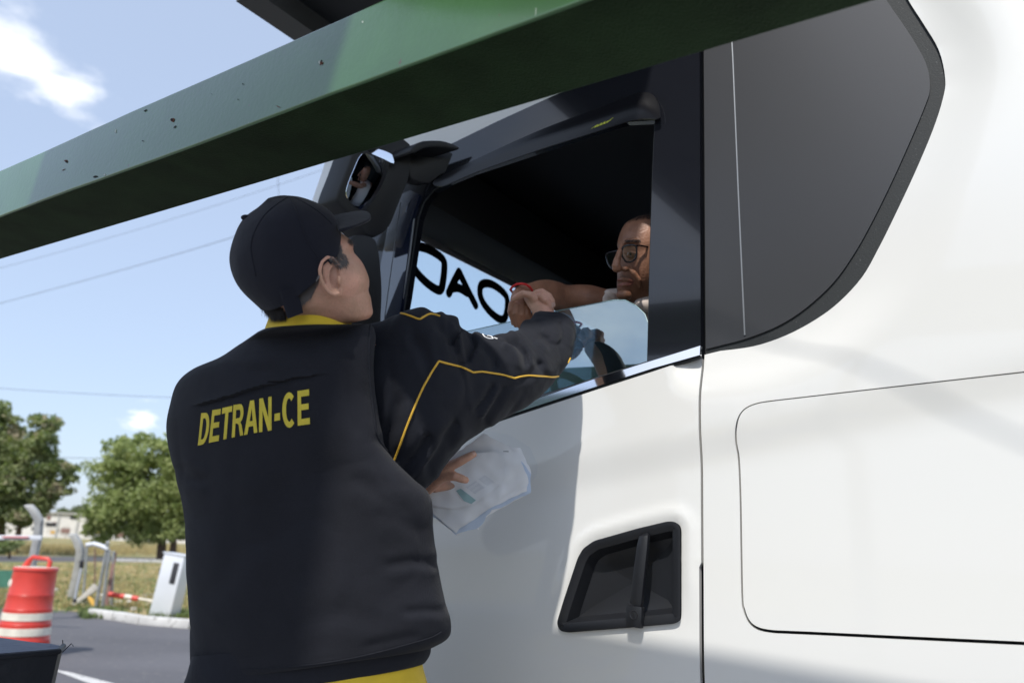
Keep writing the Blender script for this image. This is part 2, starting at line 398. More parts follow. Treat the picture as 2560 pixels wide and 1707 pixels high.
M['bandw'] = mat('worn_reflective_band', (.68, .63, .53), .5, var=.12, vscale=9)
M['blackcloth'] = mat('black_case_cloth', (.012, .014, .020), .55, bump=.4, bscale=25)
M['bluecloth'] = mat('navy_case_top', (.035, .05, .10), .5, bump=.5, bscale=18, stretch=(1, 6, 1))
M['pipe'] = mat('galvanised_pipe', (.40, .42, .44), .5, metal=.3, var=.15, vscale=6)
M['rustbrown'] = mat('rusty_panel', (.23, .14, .12), .9, var=.2, vscale=5)
M['litter'] = mat('pale_rubble', (.50, .47, .42), .9, var=.3, vscale=3)
M['greenboard'] = mat('green_painted_board', (.10, .28, .20), .7, var=.08)
M['wire'] = mat('power_cable', (.10, .12, .17), .7)
M['bark'] = mat('brown_bark', (.10, .07, .05), .95, bump=.8, bscale=12, var=.2)
M['line'] = speckle(mat('worn_white_line', (.55, .54, .52), .8, var=.1), (.12, .12, .12), 10, .60, .70)
M['lens_red'] = mat('faded_red_stripe', (.55, .18, .17), .6)
M['orange'] = mat('orange_yellow_scrap', (.55, .32, .06), .8)
def leafmat(name, c1, c2, c3):
    m = mat(name, c1, .6, var=.2, vscale=1.2, col2=c2, spec=.3); speckle(m, c3, .9, .56, .64)
    t = m.node_tree; b = t.nodes['Principled BSDF']; tl = N(t, 'ShaderNodeBsdfTranslucent'); tl.inputs[0].default_value = (.20, .28, .06, 1)
    mx = N(t, 'ShaderNodeMixShader'); mx.inputs[0].default_value = .4; o = [n for n in t.nodes if n.type == 'OUTPUT_MATERIAL'][0]
    t.links.new(b.outputs[0], mx.inputs[1]); t.links.new(tl.outputs[0], mx.inputs[2]); t.links.new(mx.outputs[0], o.inputs[0]); return m
M['leafA'] = leafmat('green_foliage', (.24, .31, .11), (.42, .46, .19), (.30, .35, .16))
M['leafB'] = leafmat('dark_and_dry_foliage', (.14, .19, .09), (.33, .36, .17), (.48, .40, .29))
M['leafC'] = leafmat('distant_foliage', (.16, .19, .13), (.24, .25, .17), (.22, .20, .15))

# ================================================================= SETTING: ground, road
def flat(name, pts, z, m, kind='structure'):
    o = mk(name, [Vector((p[0], p[1], z)) for p in pts], [tuple(range(len(pts)))], m, smooth=False); return tag(o, kind=kind)
o = flat('ground', [(-1500, -1500), (1500, -1500), (1500, 1500), (-1500, 1500)], -.012, M['soil'])
kt = [(215, 1540), (278, 1549), (343, 1560), (472, 1571), (700, 1592)]
far_edge = [G(x, y) for x, y in [(-500, 1492), (-200, 1499), (0, 1505), (130, 1523), (208, 1530)]] + [G(*p) for p in kt] + [G(1200, 1650)]
rp = [(p.x, p.y) for p in far_edge] + [(20, 22), (24, -12), (-26, -14)]
flat('road', rp, 0.0, M['asphalt'])
fr = [G(x, y) for x, y in [(-500, 1392), (0, 1388), (290, 1392), (760, 1400), (760, 1412), (290, 1403), (0, 1403), (-500, 1408)]]
flat('far_road', [(p.x, p.y) for p in fr], -.004, M['asphalt'])
ln = [G(x, y) for x, y in [(130, 1673), (175, 1680), (330, 1720), (255, 1720)]]
flat('road_marking', [(p.x, p.y) for p in ln], .004, M['line'])
# kerb: separate cast blocks laid end to end
kp = [G(*p) for p in kt]; root = empty('kerb', kp[0], 'chipped white kerb blocks along the far edge of the road', 'kerb')
for i in range(len(kp)-1):
    a, b = kp[i], kp[i+1]; n_ = max(1, int((b-a).length/1.0)); d = (b-a)/n_; side = Vector((-d.y, d.x, 0)).normalized()
    if side.y < 0: side = -side
    for k in range(n_):
        p = a + d*(k+.5); Mx = Matrix((d.normalized(), side, UP)).transposed()
        mb = MB().box(p + side*.09 + UP*(.065+random.uniform(-.012, .012)), d.length*.97, .18+random.uniform(-.02, .02), .17, Mx)
        mb.build('kerb_block', M['kerb'], root, bevel=.02)
# concrete loading island the officer stands on
isl = MB(); pts = [TS(.2, .12, 0), TS(3.4, .12, 0), TS(3.4, 1.28, 0), TS(.2, 1.28, 0)]
isl.add([p for p in pts] + [p + UP*.56 for p in pts], [(3, 2, 1, 0), (4, 5, 6, 7), (0, 1, 5, 4), (1, 2, 6, 5), (2, 3, 7, 6), (3, 0, 4, 7)])
tag(isl.build('concrete_platform', M['concrete'], bevel=.015), 'raised concrete platform the officer stands on beside the truck', 'platform')

# ================================================================= TRUCK
SM = lambda z: .671 + (2.913-z)*.0151
truck = empty('truck', TS(.4, -1.2, 0), 'white long haul truck cab with black window surround, its side window lowered', 'truck')
px = lambda L: [tsz(*p) for p in L]
border = smoothloop(px([(1795, 874), (1880, 862), (1960, 835), (2035, 795), (2095, 750), (2152, 688), (2192, 618), (2232, 538), (2285, 425), (2330, 318), (2355, 240), (2361, 190), (2345, 118), (2305, 50), (2268, -8), (2225, -90)]), 4, False)
SZ = lambda z: SM(z) - .0045
ztop = border[-1][1]
border_poly = [(SZ(2.12), tsz(1762, 882)[1])] + border + [(SZ(ztop), ztop)]
crs = lambda s: 1.806 + .165*(1.188-s)
hpx = [(1689, 1305), (1700, 1312), (1704, 1325), (1704, 1535), (1702, 1550), (1690, 1556), (1565, 1567), (1425, 1578), (1405, 1574), (1398, 1556), (1415, 1500), (1450, 1395), (1463, 1372), (1490, 1353), (1600, 1322), (1672, 1305)]
hpoly = rounded(px(hpx), .008, 3)
def surf(s, z):
    q = .011*sm(-.05, .06, z-crs(s)) - .05*(1-sm(1.12, 1.50, z))**1.5 - .06*sm(2.9, 3.6, z)**1.5
    if z > 1.85 and s < .75:
        d, ins = pd(border_poly, s, z)
        q -= .024*(1-sm(0, .12, 0 if ins else d))
    if s > .70 and 1.35 < z < 1.85:
        d, ins = pd(hpoly, s, z)
        if not ins: q += .005*math.exp(-((d-.022)/.014)**2) * sm(1.50, 1.62, z)
    return q
skin = lambda off=0.0: (lambda s, z: TS(s, surf(s, z)+off, z))
def tpx(x, y, off=0.0):
    s, z = tsz(x, y, off)
    for _ in range(3): s, z = tsz(x, y, surf(s, z)+off)
    return (s, z)
# --- door
sillL = [(1753, 893), (1640, 930), (1500, 975), (1300, 1040), (1150, 1090), (950, 1160)]
sill = [tsz(*p) for p in sillL]
door_poly = [(SM(1.0)+.0075, .95), (SM(1.4)+.0075, 1.4), (SM(1.63)+.0075, 1.630), (SM(1.64)+.003, 1.640), (SM(2.1)+.003, sill[0][1])] + sill[1:] + [(1.86, sill[-1][1]-.02), (1.88, 1.6), (1.86, .95)]
door = sheet('door', door_poly, skin(), M['white'], truck, [hpoly], .013, .014)
# black upper frame with window opening
ap = px([(1617, 903), (1623, 640), (1630, 420), (1636, 296), (1560, 300), (1450, 335), (1300, 385), (1180, 425), (1115, 452), (1080, 474), (1056, 505), (1042, 545), (1030, 620), (1012, 740), (990, 860), (968, 980), (960, 1120), (1150, 1056), (1300, 1002), (1500, 940)])
toph = [(SM(3)+.003, 2.985), (.9, 2.972), (1.10, 2.952), (1.33, 2.928), (1.559, 2.897), (1.70, 2.862), (1.80, 2.79), (1.845, 2.66), (1.845, 2.4), (1.845, 2.1), (1.85, 1.93)]
silltop = [(s+.0, z+.004) for s, z in sill]
frame_poly = toph + [silltop[i] for i in (5, 4, 3, 2, 1)] + [(SM(2.1)+.003, silltop[0][1])]
sheet('door_frame', frame_poly, lambda s, z: TS(s, -.004, z), M['black_gloss'], truck, [ap], .05, .03)
M['pillar'] = mat('glossy_pillar_paint', (.012, .016, .034), .08, coat=1.0); coatior(M['pillar'], 1.9)
sheet('pillar_panel', px([(1036, 552), (1022, 660), (1004, 790), (985, 900), (940, 900), (944, 780), (950, 660), (975, 540), (1000, 490), (1030, 478), (1058, 492), (1046, 520)]), lambda s, z: TS(s, .016-.10*(s-1.60), z), M['pillar'], truck, [], .05, .014)
# rubber edge of the opening
ring = MB(); loop = [TS(s, -.008, z) for s, z in resample(ap, .03)]; loop.append(loop[0])
ring.tube(loop, .003, 8, False); ring.build('window_seal', M['rubber'], truck)
# thin bright channel at front edge and crease of pillar
MB().tube([TS(*((a := tsz(*p))[0], .003, a[1])) if True else 0 for p in [(1037, 548), (1026, 640), (1010, 740), (998, 800), (980, 900)]], .0028, 6).build('window_channel', M['grey_trim'], truck)
MB().tube([TS((a := tsz(*p))[0], .016-.10*(a[0]-1.60)+.0005, a[1]) for p in [(1004, 508), (990, 600), (976, 700), (962, 800)]], .0012, 6).build('pillar_crease', M['grey_trim'], truck)
# chrome sill strip and its dark lower line
ch = px([(1754, 866), (1738, 871), (1600, 914), (1490, 949), (1350, 997), (1150, 1064), (950, 1130), (950, 1150), (1150, 1082), (1340, 1019), (1500, 967), (1640, 922), (1754, 890)])
chl = sorted(ch[7:])
def chlow(s):
    for (a0, b0), (a1, b1) in zip(chl, chl[1:]):
        if a0 <= s <= a1: return b0+(b1-b0)*(s-a0)/(a1-a0)
    return chl[0][1] if s < chl[0][0] else chl[-1][1]
sheet('chrome_sill', ch, lambda s, z: TS(s, .012-.17*max(0, z-chlow(s)), z), M['chrome'], truck, [], .02, .012)
dl = px([(1754, 891), (1640, 923), (1500, 968), (1340, 1020), (1150, 1083), (950, 1151), (950, 1160), (1150, 1091), (1300, 1041), (1500, 977), (1640, 932), (1754, 895)])
sheet('sill_seal', dl, lambda s, z: TS(s, .006, z), M['rubber'], truck, [], .03, .01)
# side glass, lowered
gz = lambda z: -.020 - .115*(z-2.08)
def tgl(x, y):
    s_, z_ = tsz(x, y, -.02)
    for _ in range(4): s_, z_ = tsz(x, y, gz(z_))
    return (s_, z_)
gl = [tgl(x, y) for x, y in [(1626, 1000), (1622, 812), (1612, 785), (1590, 764), (1562, 750), (1535, 750), (1400, 776), (1290, 801), (1150, 832), (960, 878), (960, 1150)]]
sheet('window_glass', gl, lambda s, z: TS(s, gz(z), z), M['glass'], truck, [], .2, .004, smooth=False)
ge = [TS(*( (lambda a: (a[0], gz(a[1]), a[1]))(tgl(x, y)))) for x, y in [(1622, 812), (1612, 785), (1590, 764), (1562, 750), (1535, 750), (1400, 776), (1290, 801), (1150, 832), (960, 878)]]
MB().tube(ge, .0012, 6).build('glass_edge', mat('glass_edge_green', (.25, .42, .45), .3), truck)
# wind deflector above the window
vis = smoothloop(px([(1648, 304), (1591, 306), (1475, 342), (1350, 381), (1200, 434), (1112, 470), (1094, 454), (1200, 400), (1350, 330), (1480, 280), (1564, 247), (1600, 235), (1630, 237), (1649, 262), (1655, 292)]), 4)
vb = lambda s: 2.775+.0*s
def vmap(s, z):
    d, ins = pd(vis, s, z); h = sm(0, .05, d); low = sm(.12, 0.0, z-(2.765))
    return TS(s, .006 + .006*h + .008*(1-sm(0, .12, z-2.76)), z)
visor = sheet('wind_deflector', vis, vmap, M['smoke'], truck, [], .012, .004)
def textmesh(body, bold=.02, shear=0.0, res=4):
    c = bpy.data.curves.new('t', 'FONT'); c.body = body; c.offset = bold; c.shear = shear; c.resolution_u = res; c.fill_mode = 'FRONT'
    o = bpy.data.objects.new('t', c); COL.objects.link(o); dg = bpy.context.evaluated_depsgraph_get(); me = bpy.data.meshes.new_from_object(o.evaluated_get(dg))
    v = [(p.co.x, p.co.y) for p in me.vertices]; f = [tuple(p.vertices) for p in me.polygons]; bpy.data.objects.remove(o)
    x0 = min(a for a, b in v); x1 = max(a for a, b in v); y0 = min(b for a, b in v); y1 = max(b for a, b in v)
    return [((a-x0)/(x1-x0), (b-y0)/(y1-y0)) for a, b in v], f
def quadmap(q, u, v):   # q = TL,TR,BR,BL in photo pixels, v up
    tl, tr, br, bl = q; x = (bl[0]*(1-u)+br[0]*u)*(1-v) + (tl[0]*(1-u)+tr[0]*u)*v; y = (bl[1]*(1-u)+br[1]*u)*(1-v) + (tl[1]*(1-u)+tr[1]*u)*v; return x, y
def decal(name, v, f, q, b, m, parent, off=.0015):
    P = []
    for a, c in v:
        x, y = quadmap(q, a, c); h, nn = cast(b, x, y)
        if h is None: return None
        P.append(h + (CAM-h).normalized()*off)
    return mk(name, P, f, m, parent, smooth=False)
tv, tf = textmesh('Fabbof', .03, .5)
decal('lettering', tv, tf, [(1484, 316), (1534, 294), (1526, 305), (1477, 323)], bvh_of(visor), M['yellow_ink'], visor, .002)
# --- sleeper side
rub = sheet('panel_seal', border_poly, lambda s, z: TS(s, -.0195, z), M['rubber'], truck, [], .05, .01)
inner = smoothloop(px([(1800, 858), (1860, 842), (1940, 810), (2010, 765), (2080, 700), (2130, 630), (2170, 560), (2220, 460), (2270, 350), (2310, 255), (2322, 210), (2312, 150), (2270, 75), (2215, -5), (2170, -80)]), 4, False)
ipoly = [(SZ(2.16), tsz(1765, 868)[1])] + inner + [(SZ(ztop)-.0, inner[-1][1])]
sheet('sleeper_panel', ipoly, lambda s, z: TS(s, -.0155, z), M['sleeper'], truck, [], .05, .006)
MB().tube([TS((a := tsz(x, y, -.015))[0], -.0145, a[1]) for x, y in [(1829, 90), (1832, 140), (1846, 480), (1862, 838)]], .0022, 8).build('trim_strip', M['grey_trim'], truck)
lock = px([(1948, 1001), (1900, 1008), (1868, 1021), (1850, 1042), (1841, 1075), (1840, 1110), (1845, 1150), (1849, 1250), (1853, 1480), (1858, 1525), (1872, 1557), (1895, 1574), (1928, 1581), (1960, 1583), (2050, 1587), (2250, 1597), (2560, 1612)])
lock = smoothloop(lock, 4, False)
lock_poly = lock + [(-.55, 1.545), (-.55, 2.03), (-.2, 2.018), (.05, 2.010)]
sl_poly = [(SM(1.0)-.003, .95), (-1.3, .95), (-1.3, 3.55), (.3, 3.55), (SM(3.55)-.003, 3.55), (SM(ztop)-.003, ztop)]
hole2 = border_poly
sl_full = [(SM(.95)-.003, .95), (-1.3, .95), (-1.3, 3.5), (SM(3.5)-.003, 3.5), (SM(ztop)-.003, ztop+.001)] + list(reversed(border)) + [(SM(2.1)-.003, border_poly[0][1]-.001)]
sheet('sleeper_side', sl_full, skin(), M['white'], truck, [inset(lock_poly, -.0)], .03, .014)
sheet('locker_door', [(a_, b_+.0018) for a_, b_ in inset(resample(lock_poly, .03), .0042)], skin(.0), M['white'], truck, [], .03, .014)
# roof side above the door frame, roof, front
rs = [(a, b+.005) for a, b in toph[:7]] + [(1.86, 2.80), (1.90, 3.0), (1.86, 3.2), (1.70, 3.42), (1.45, 3.5), (SM(3.5)+.003, 3.5)]
sheet('roof_side', rs, lambda s, z: TS(s, -.010-.06*sm(2.9, 3.6, z)**1.5, z), M['white'], truck, [], .05, .014)
mb = MB()
for (a, b) in [((-1.3, 3.5), (1.45, 3.5)), ((1.45, 3.5), (1.70, 3.42)), ((1.70, 3.42), (1.86, 3.2)), ((1.86, 3.2), (1.90, 3.0)), ((1.90, 3.0), (1.905, 2.755))]:
    mb.add([TS(a[0], -.07, a[1]), TS(b[0], -.07, b[1]), TS(b[0], -2.4, b[1]), TS(a[0], -2.4, a[1])], [(0, 1, 2, 3)])
for (a, b) in [((1.90, 2.05), (1.93, 1.6)), ((1.93, 1.6), (1.93, .95))]:
    mb.add([TS(a[0], -.0, a[1]), TS(b[0], -.0, b[1]), TS(b[0], -2.45, b[1]), TS(a[0], -2.45, a[1])], [(0, 1, 2, 3)])
mb.add([TS(-1.3, -.03, .9), TS(-1.3, -2.42, .9), TS(-1.3, -2.42, 3.5), TS(-1.3, -.03, 3.5)], [(0, 1, 2, 3)])
mb.add([TS(-1.3, -2.45, .9), TS(1.93, -2.45, .9), TS(1.93, -2.45, 3.4), TS(-1.3, -2.45, 3.5)], [(0, 1, 2, 3)])
mb.build('cab_shell', M['white'], truck, smooth=False)
# interior lining (dark), floor, dashboard, header over the windscreen
mb = MB()
Z0 = 1.45
mb.add([TS(.66, -.045, .9), TS(-1.25, -.045, .9), TS(-1.25, -.075, 3.45), TS(.66, -.075, 3.45)], [(0, 1, 2, 3)])
mb.add([TS(1.83, -.075, 3.0), TS(.66, -.075, 3.0), TS(.66, -.12, 3.46), TS(1.6, -.12, 3.46)], [(0, 1, 2, 3)])
mb.add([TS(1.84, -.05, .9), TS(.66, -.05, .9), TS(.66, -.05, 2.09), TS(1.84, -.05, 1.90)], [(0, 1, 2, 3)])
mb.add([TS(.66, -.035, 2.0), TS(.70, -.035, 2.0), TS(.70, -.035, 3.05), TS(.66, -.035, 3.05)], [(0, 1, 2, 3)])
mb.add([TS(-1.25, -.07, 3.0), TS(1.88, -.07, 3.0), TS(1.88, -2.38, 3.0), TS(-1.25, -2.38, 3.0)], [(0, 1, 2, 3)])
mb.add([TS(-.9, -.07, 1.0), TS(-.9, -2.38, 1.0), TS(-.9, -2.38, 3.2), TS(-.9, -.07, 3.2)], [(0, 1, 2, 3)])
mb.add([TS(-1.2, -2.39, 1.0), TS(1.88, -2.39, 1.0), TS(1.88, -2.39, 3.1), TS(-1.2, -2.39, 3.1)], [(0, 1, 2, 3)])
mb.add([TS(-1.2, -.05, Z0), TS(1.88, -.05, Z0), TS(1.88, -2.4, Z0), TS(-1.2, -2.4, Z0)], [(0, 1, 2, 3)])
MT = Matrix((T, NO, UP)).transposed()
mb.build('cab_lining', M['interior'], truck, smooth=False)
MB().box(TS(1.66, -1.22, 1.86), .40, 2.26, .42, MT).build('dashboard', M['interior'], truck, bevel=.05)
MB().box(TS(1.76, -1.22, 2.86), .22, 2.28, .22, MT).build('header_shelf', M['interior'], truck, bevel=.03)
MB().box(TS(1.80, -.055, 2.4), .10, .05, .95, MT).build('pillar_trim', M['interior'], truck, bevel=.01)
st = MB().box(TS(.62, -.62, 1.78), .5, .5, .14, MT).build('driver_seat', M['interior'], truck, bevel=.04)
MB().box(TS(.38, -.60, 2.2), .12, .46, .75, MT).build('backrest', M['interior'], st, bevel=.04)
sw = MB(); c0 = TS(1.30, -.62, 2.08); ax = (T*-.8+UP*.6).normalized(); a1 = NO; a2 = ax.cross(a1)
cp = [c0 + (a1*math.cos(k*math.pi/16)+a2*math.sin(k*math.pi/16))*.22 for k in range(33)]
sw.tube(cp, .014, 8, False); sw.tube([c0-a1*.21, c0+a1*.21], .016, 8); sw.tube([c0, c0-ax*.3], .03, 8)
sw.build('steering_wheel', M['plastic'], truck)
# windscreen with lettering
ws = sheet('windscreen', [(-.10, 2.02), (-2.36, 2.02), (-2.36, 2.752), (-.10, 2.752)], lambda q, z: TS(1.903, q, z), M['wind'], truck, [], .5, .005, back=T, smooth=False)
def stroke(name, pts, hw, s0, m, parent, closed=False):
    P = smoothloop(pts, 6, closed); P = [wsp(x, y, s0) for x, y in P]
    if closed: P.append(P[0]); P.append(P[1])
    vs = []; n_ = len(P)
    for i, p in enumerate(P):
        d = (P[min(i+1, n_-1)]-P[max(0, i-1)]).normalized(); sd_ = d.cross(T).normalized()*hw
        vs += [p+sd_, p-sd_]
    fs = [(2*i, 2*i+1, 2*i+3, 2*i+2) for i in range(n_-1)]
    mb_ = MB().add(vs, fs)
    return mb_
HW = .0185
def letter(parts):
    mb_ = MB(); dz = 0
    for pts, closed in parts:
        s_ = stroke('', pts, HW, 1.8985-dz, None, None, closed); mb_.add(s_.v, s_.f); dz += .0006
        for e in ([] if closed else [pts[0], pts[-1]]):
            c = wsp(*e, 1.8985-dz); dz += .0003; vs = [c + (NO*math.cos(k*math.pi/9)+UP*math.sin(k*math.pi/9))*HW*.98 for k in range(18)]; mb_.add(vs, [tuple(range(18))])
    o = mb_.build('lettering', M['black_ink'], ws, smooth=False, recalc=False); return o
letter([([(1034, 617), (1062, 620), (1090, 634), (1108, 650), (1111, 668), (1108, 700), (1103, 722), (1092, 724), (1068, 708), (1046, 686), (1030, 662), (1024, 640)], True)])
letter([([(1122, 733), (1136, 703), (1148, 680)], False), ([(1148, 680), (1168, 722), (1189, 763)], False), ([(1131, 720), (1147, 720), (1168, 732)], False)])
letter([([(1200, 733), (1204, 712), (1224, 709), (1248, 722), (1266, 742), (1268, 768), (1262, 795), (1248, 797), (1226, 780), (1208, 757)], True)])
letter([([(1300, 770), (1330, 790)], False), ([(1300, 770), (1298, 820)], False), ([(1298, 795), (1322, 806)], False)])
# --- door handle in its recess
han = empty('x', (0, 0, 0), None, None); bpy.data.objects.remove(han)
hp = resample(hpoly, .012); rings_ = []
for ins_, q_ in [(-.0015, .006), (.008, .0075), (.020, .001), (.032, -.030), (.050, -.040)]:
    rings_.append([TS(s, surf(*hp[0])*0+.003+q_, z) for s, z in (inset(hp, ins_))])
mb = MB(); n_ = len(hp); vs = [p for r_ in rings_ for p in r_]
fs = [(i*n_+k, i*n_+(k+1) % n_, (i+1)*n_+(k+1) % n_, (i+1)*n_+k) for i in range(len(rings_)-1) for k in range(n_)]
c_ = sum((Vector(p) for p in rings_[-1]), Vector())/n_ - NO*.006; vs.append(c_); fs += [((len(rings_)-1)*n_+k, (len(rings_)-1)*n_+(k+1) % n_, len(vs)-1) for k in range(n_)]
mb.add(vs, fs); hb = mb.build('handle_recess', M['plastic'], door)
def tq(x, y, q): s, z = tsz(x, y, q); return TS(s, q, z)
mb = MB()
def bar(pts, w, th, mb, n=12):
    P = [tq(*p) for p in pts]; vs = []; m = len(P)
    for i, p in enumerate(P):
        d = (P[min(i+1, m-1)]-P[max(i-1, 0)]).normalized(); sdv = d.cross(NO).normalized()
        for k in range(n):
            a = 2*math.pi*k/n; ca, sa = math.cos(a), math.sin(a)
            vs.append(p + sdv*w[i]*math.copysign(abs(ca)**.45, ca) + NO*th*math.copysign(abs(sa)**.45, sa))
    fs = [(i*n+k, i*n+(k+1) % n, (i+1)*n+(k+1) % n, (i+1)*n+k) for i in range(m-1) for k in range(n)] + [tuple(range(n-1, -1, -1)), tuple(range((m-1)*n, m*n))]
    mb.add(vs, fs)
bar([(1613, 1328, -.012), (1611, 1340, .010), (1607, 1370, .016), (1600, 1430, .017), (1592, 1500, .017), (1590, 1512, .014)], [.010, .0125, .0138, .0142, .0150, .0150], .008, mb)
hd = mb.build('door_handle', M['plastic'], door)
mb = MB(); bar([(1589, 1514, .017), (1588, 1525, .018), (1587, 1545, .018), (1586, 1566, .017)], [.0195, .0205, .0205, .019], .010, mb)
mb.build('lock_housing', M['plastic'], door)
mb = MB(); cc = tq(1584, 1536, .0275); Mq = Matrix((T, UP, NO)).transposed()
mb.lathe(cc, [(0.0001, .0), (.0075, .0), (.0085, .0012), (.0105, .0012), (.0112, -.004)], 28, Mq); lc = mb.build('lock_cylinder', mat('dark_lock_metal', (.05, .05, .055), .3, metal=.6), door)
MB().box(cc + NO*.0006, .0014, .009, .001, Mq).build('keyhole', M['hole'], door, smooth=False)
# --- mirrors
def prism(name, poly, z, depth, m, parent, dz=0.0, bevel=.008, dirv=None, scale_back=1.0, slope=(0, 0)):
    P = [U(x, y, z + slope[0]*(x-poly[0][0]) + slope[1]*(y-poly[0][1])) for x, y in poly]; c = sum(P, Vector())/len(P); dv = (dirv or T)*depth
    Q = [c + (p-c)*scale_back + dv for p in P]; n = len(P)
    mb_ = MB().add(P + Q, [tuple(range(n)), tuple(range(2*n-1, n-1, -1))] + [(i, (i+1) % n, n+(i+1) % n, n+i) for i in range(n)])
    return mb_.build(name, m, parent, bevel=bevel)
mhp = smoothloop([(884, 376), (900, 345), (935, 325), (985, 330), (1008, 345), (1031, 368), (1029, 400), (1022, 450), (1012, 475), (995, 517), (975, 565), (950, 588), (925, 592), (895, 560), (868, 532), (846, 506), (843, 485), (868, 420)], 3)
mh = prism('mirror_housing', mhp, 2.50, .10, M['plastic'], truck, bevel=.006, scale_back=.97)
shell = smoothloop([(866, 385), (880, 345), (930, 318), (990, 322), (1010, 345), (1020, 400), (1000, 500), (960, 575), (920, 590), (880, 575), (842, 547), (829, 512), (829, 495), (845, 445)], 3)
prism('mirror_shell', shell, 2.53, .14, M['white'], truck, bevel=.012, scale_back=.8)
rim = smoothloop([(880, 392), (905, 352), (940, 345), (985, 352), (996, 372), (997, 440), (990, 490), (965, 540), (930, 560), (900, 545), (872, 520), (858, 495), (862, 465)], 3)
# mirror glass: turned towards the driver
def pane(name, poly, z, nrm, m, parent, rad=.38):
    c = sum((U(x, y, z) for x, y in poly), Vector())/len(poly); nrm = nrm.normalized(); P = []
    for x, y in poly:
        d = U(x, y, 1)-CAM; P.append(CAM + d*((c-CAM).dot(nrm)/d.dot(nrm)))
    a_ = nrm.cross(UP).normalized(); b_ = nrm.cross(a_); pl = [((p-c).dot(a_), (p-c).dot(b_)) for p in P]
    return sheet(name, pl, lambda u, v: c + a_*u + b_*v - nrm*((u*u+v*v)/(2*rad)), m, parent, [], .008, .003, back=-nrm)
mg = smoothloop([(912, 388), (945, 396), (988, 416), (991, 465), (976, 508), (945, 530), (900, 524), (874, 498), (872, 472), (888, 428)], 3)
mc = U(935, 455, 2.47); tgt = TS(1.0, -.50, 2.42)
pane('mirror_glass', mg, 2.468, (CAM-mc).normalized()+(tgt-mc).normalized(), M['mirror'], mh)
mg2 = smoothloop([(924, 371), (950, 374), (976, 384), (982, 392), (984, 408), (960, 398), (922, 380)], 3)
pane('upper_mirror_glass', mg2, 2.465, (CAM-mc).normalized()+(-T*.6+NO*.9+UP*.25).normalized(), M['mirror'], mh)
br = smoothloop([(1026, 376), (1040, 362), (1060, 352), (1100, 351), (1128, 358), (1148, 368), (1146, 374), (1120, 370), (1085, 368), (1058, 372), (1036, 384)], 2)
prism('mirror_bracket', br, 2.44, .16, M['plastic'], truck, bevel=.004, scale_back=.9)
b2_ = smoothloop([(1026, 388), (1050, 378), (1085, 374), (1118, 378), (1136, 388), (1124, 412), (1120, 428), (1098, 440), (1078, 456), (1062, 458), (1040, 452), (1026, 440)], 2)
prism('mirror_bracket', b2_, 2.50, .05, M['plastic'], truck, bevel=.004, scale_back=.95)
lm = smoothloop([(870, 600), (905, 585), (938, 596), (948, 625), (953, 660), (957, 720), (955, 785), (948, 850), (900, 880), (850, 860), (840, 700)], 3)
prism('lower_mirror_housing', lm, 2.44, .12, M['plastic'], truck, bevel=.008, scale_back=.9)
# --- lower body, wheels (below the frame)
mb = MB(); mb.box(TS(.3, -1.22, .62), 3.2, 2.3, .62, MT); mb.build('chassis_skirt', M['plastic'], truck, bevel=.03)
for s0 in (1.0,):
    for q0 in (-.17, -2.28):
        c = TS(s0, q0, .5); Mw = Matrix((T, UP, NO)).transposed()
        w = MB().lathe(c, [(.28, -.16), (.46, -.16), (.50, -.12), (.50, .12), (.46, .16), (.28, .16)], 48, Mw).build('wheel', M['rubber'], truck)
        MB().lathe(c, [(.28, -.1), (.28, .12), (.2, .08), (.1, .10), (.001, .10)], 32, Mw).build('rim', M['grey_trim'], w)

# ================================================================= GREEN BEAM
def bq(x, y): s_, z_ = tsz(x, y, .95); return TS(s_, .95, z_)
A0 = bq(0, 542); B0 = bq(1470, 0); bd = (B0-A0).normalized(); bw = UP.cross(bd).normalized()
if bw.dot(Vector((0, 1, 0))) < 0: bw = -bw
bu = bd.cross(bw).normalized()
if bu.z < 0: bu = -bu
BH, BWD = .150, .178
prof = []
rr_ = .006
for (cx, cy, a0) in [(rr_, rr_, 180), (BWD-rr_, rr_, 270), (BWD-rr_, BH-rr_, 0), (rr_, BH-rr_, 90)]:
    for k in range(5): a = R(a0+90*k/4); prof.append((cx+rr_*math.cos(a), cy+rr_*math.sin(a)))
mb = MB(); L0, L1, NS = -1.2, 4.6, 260; vs = []
for i in range(NS+1):
    l = L0+(L1-L0)*i/NS; c = A0 + bd*l
    for u, v in prof:
        nz = noise.noise(Vector((l*1.7, u*9, v*9)))*.0016 + noise.noise(Vector((l*9, u*20, v*20)))*.0004
        vs.append(c + bw*(u+(nz if u > .1 else -nz)) + bu*(v+nz))
n_ = len(prof); mb.add(vs, [(i*n_+k, i*n_+(k+1) % n_, (i+1)*n_+(k+1) % n_, (i+1)*n_+k) for i in range(NS) for k in range(n_)] + [tuple(range(n_)), tuple(range(NS*n_, NS*n_+n_))])
coatior(M['green'], 1.75)
M['greenshade'] = mat('dull_textured_green_shaded', (.020, .042, .017), .7, bump=.5, bscale=260, spec=.12, var=.2, vscale=9)  # beam green darkened to paint in the underside's shade; rougher finish of its own
beam = mb.build('steel_beam', [M['green'], M['greenshade']])
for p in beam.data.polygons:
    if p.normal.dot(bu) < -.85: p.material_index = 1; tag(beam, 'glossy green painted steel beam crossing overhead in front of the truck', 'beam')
bb = bvh_of(beam)
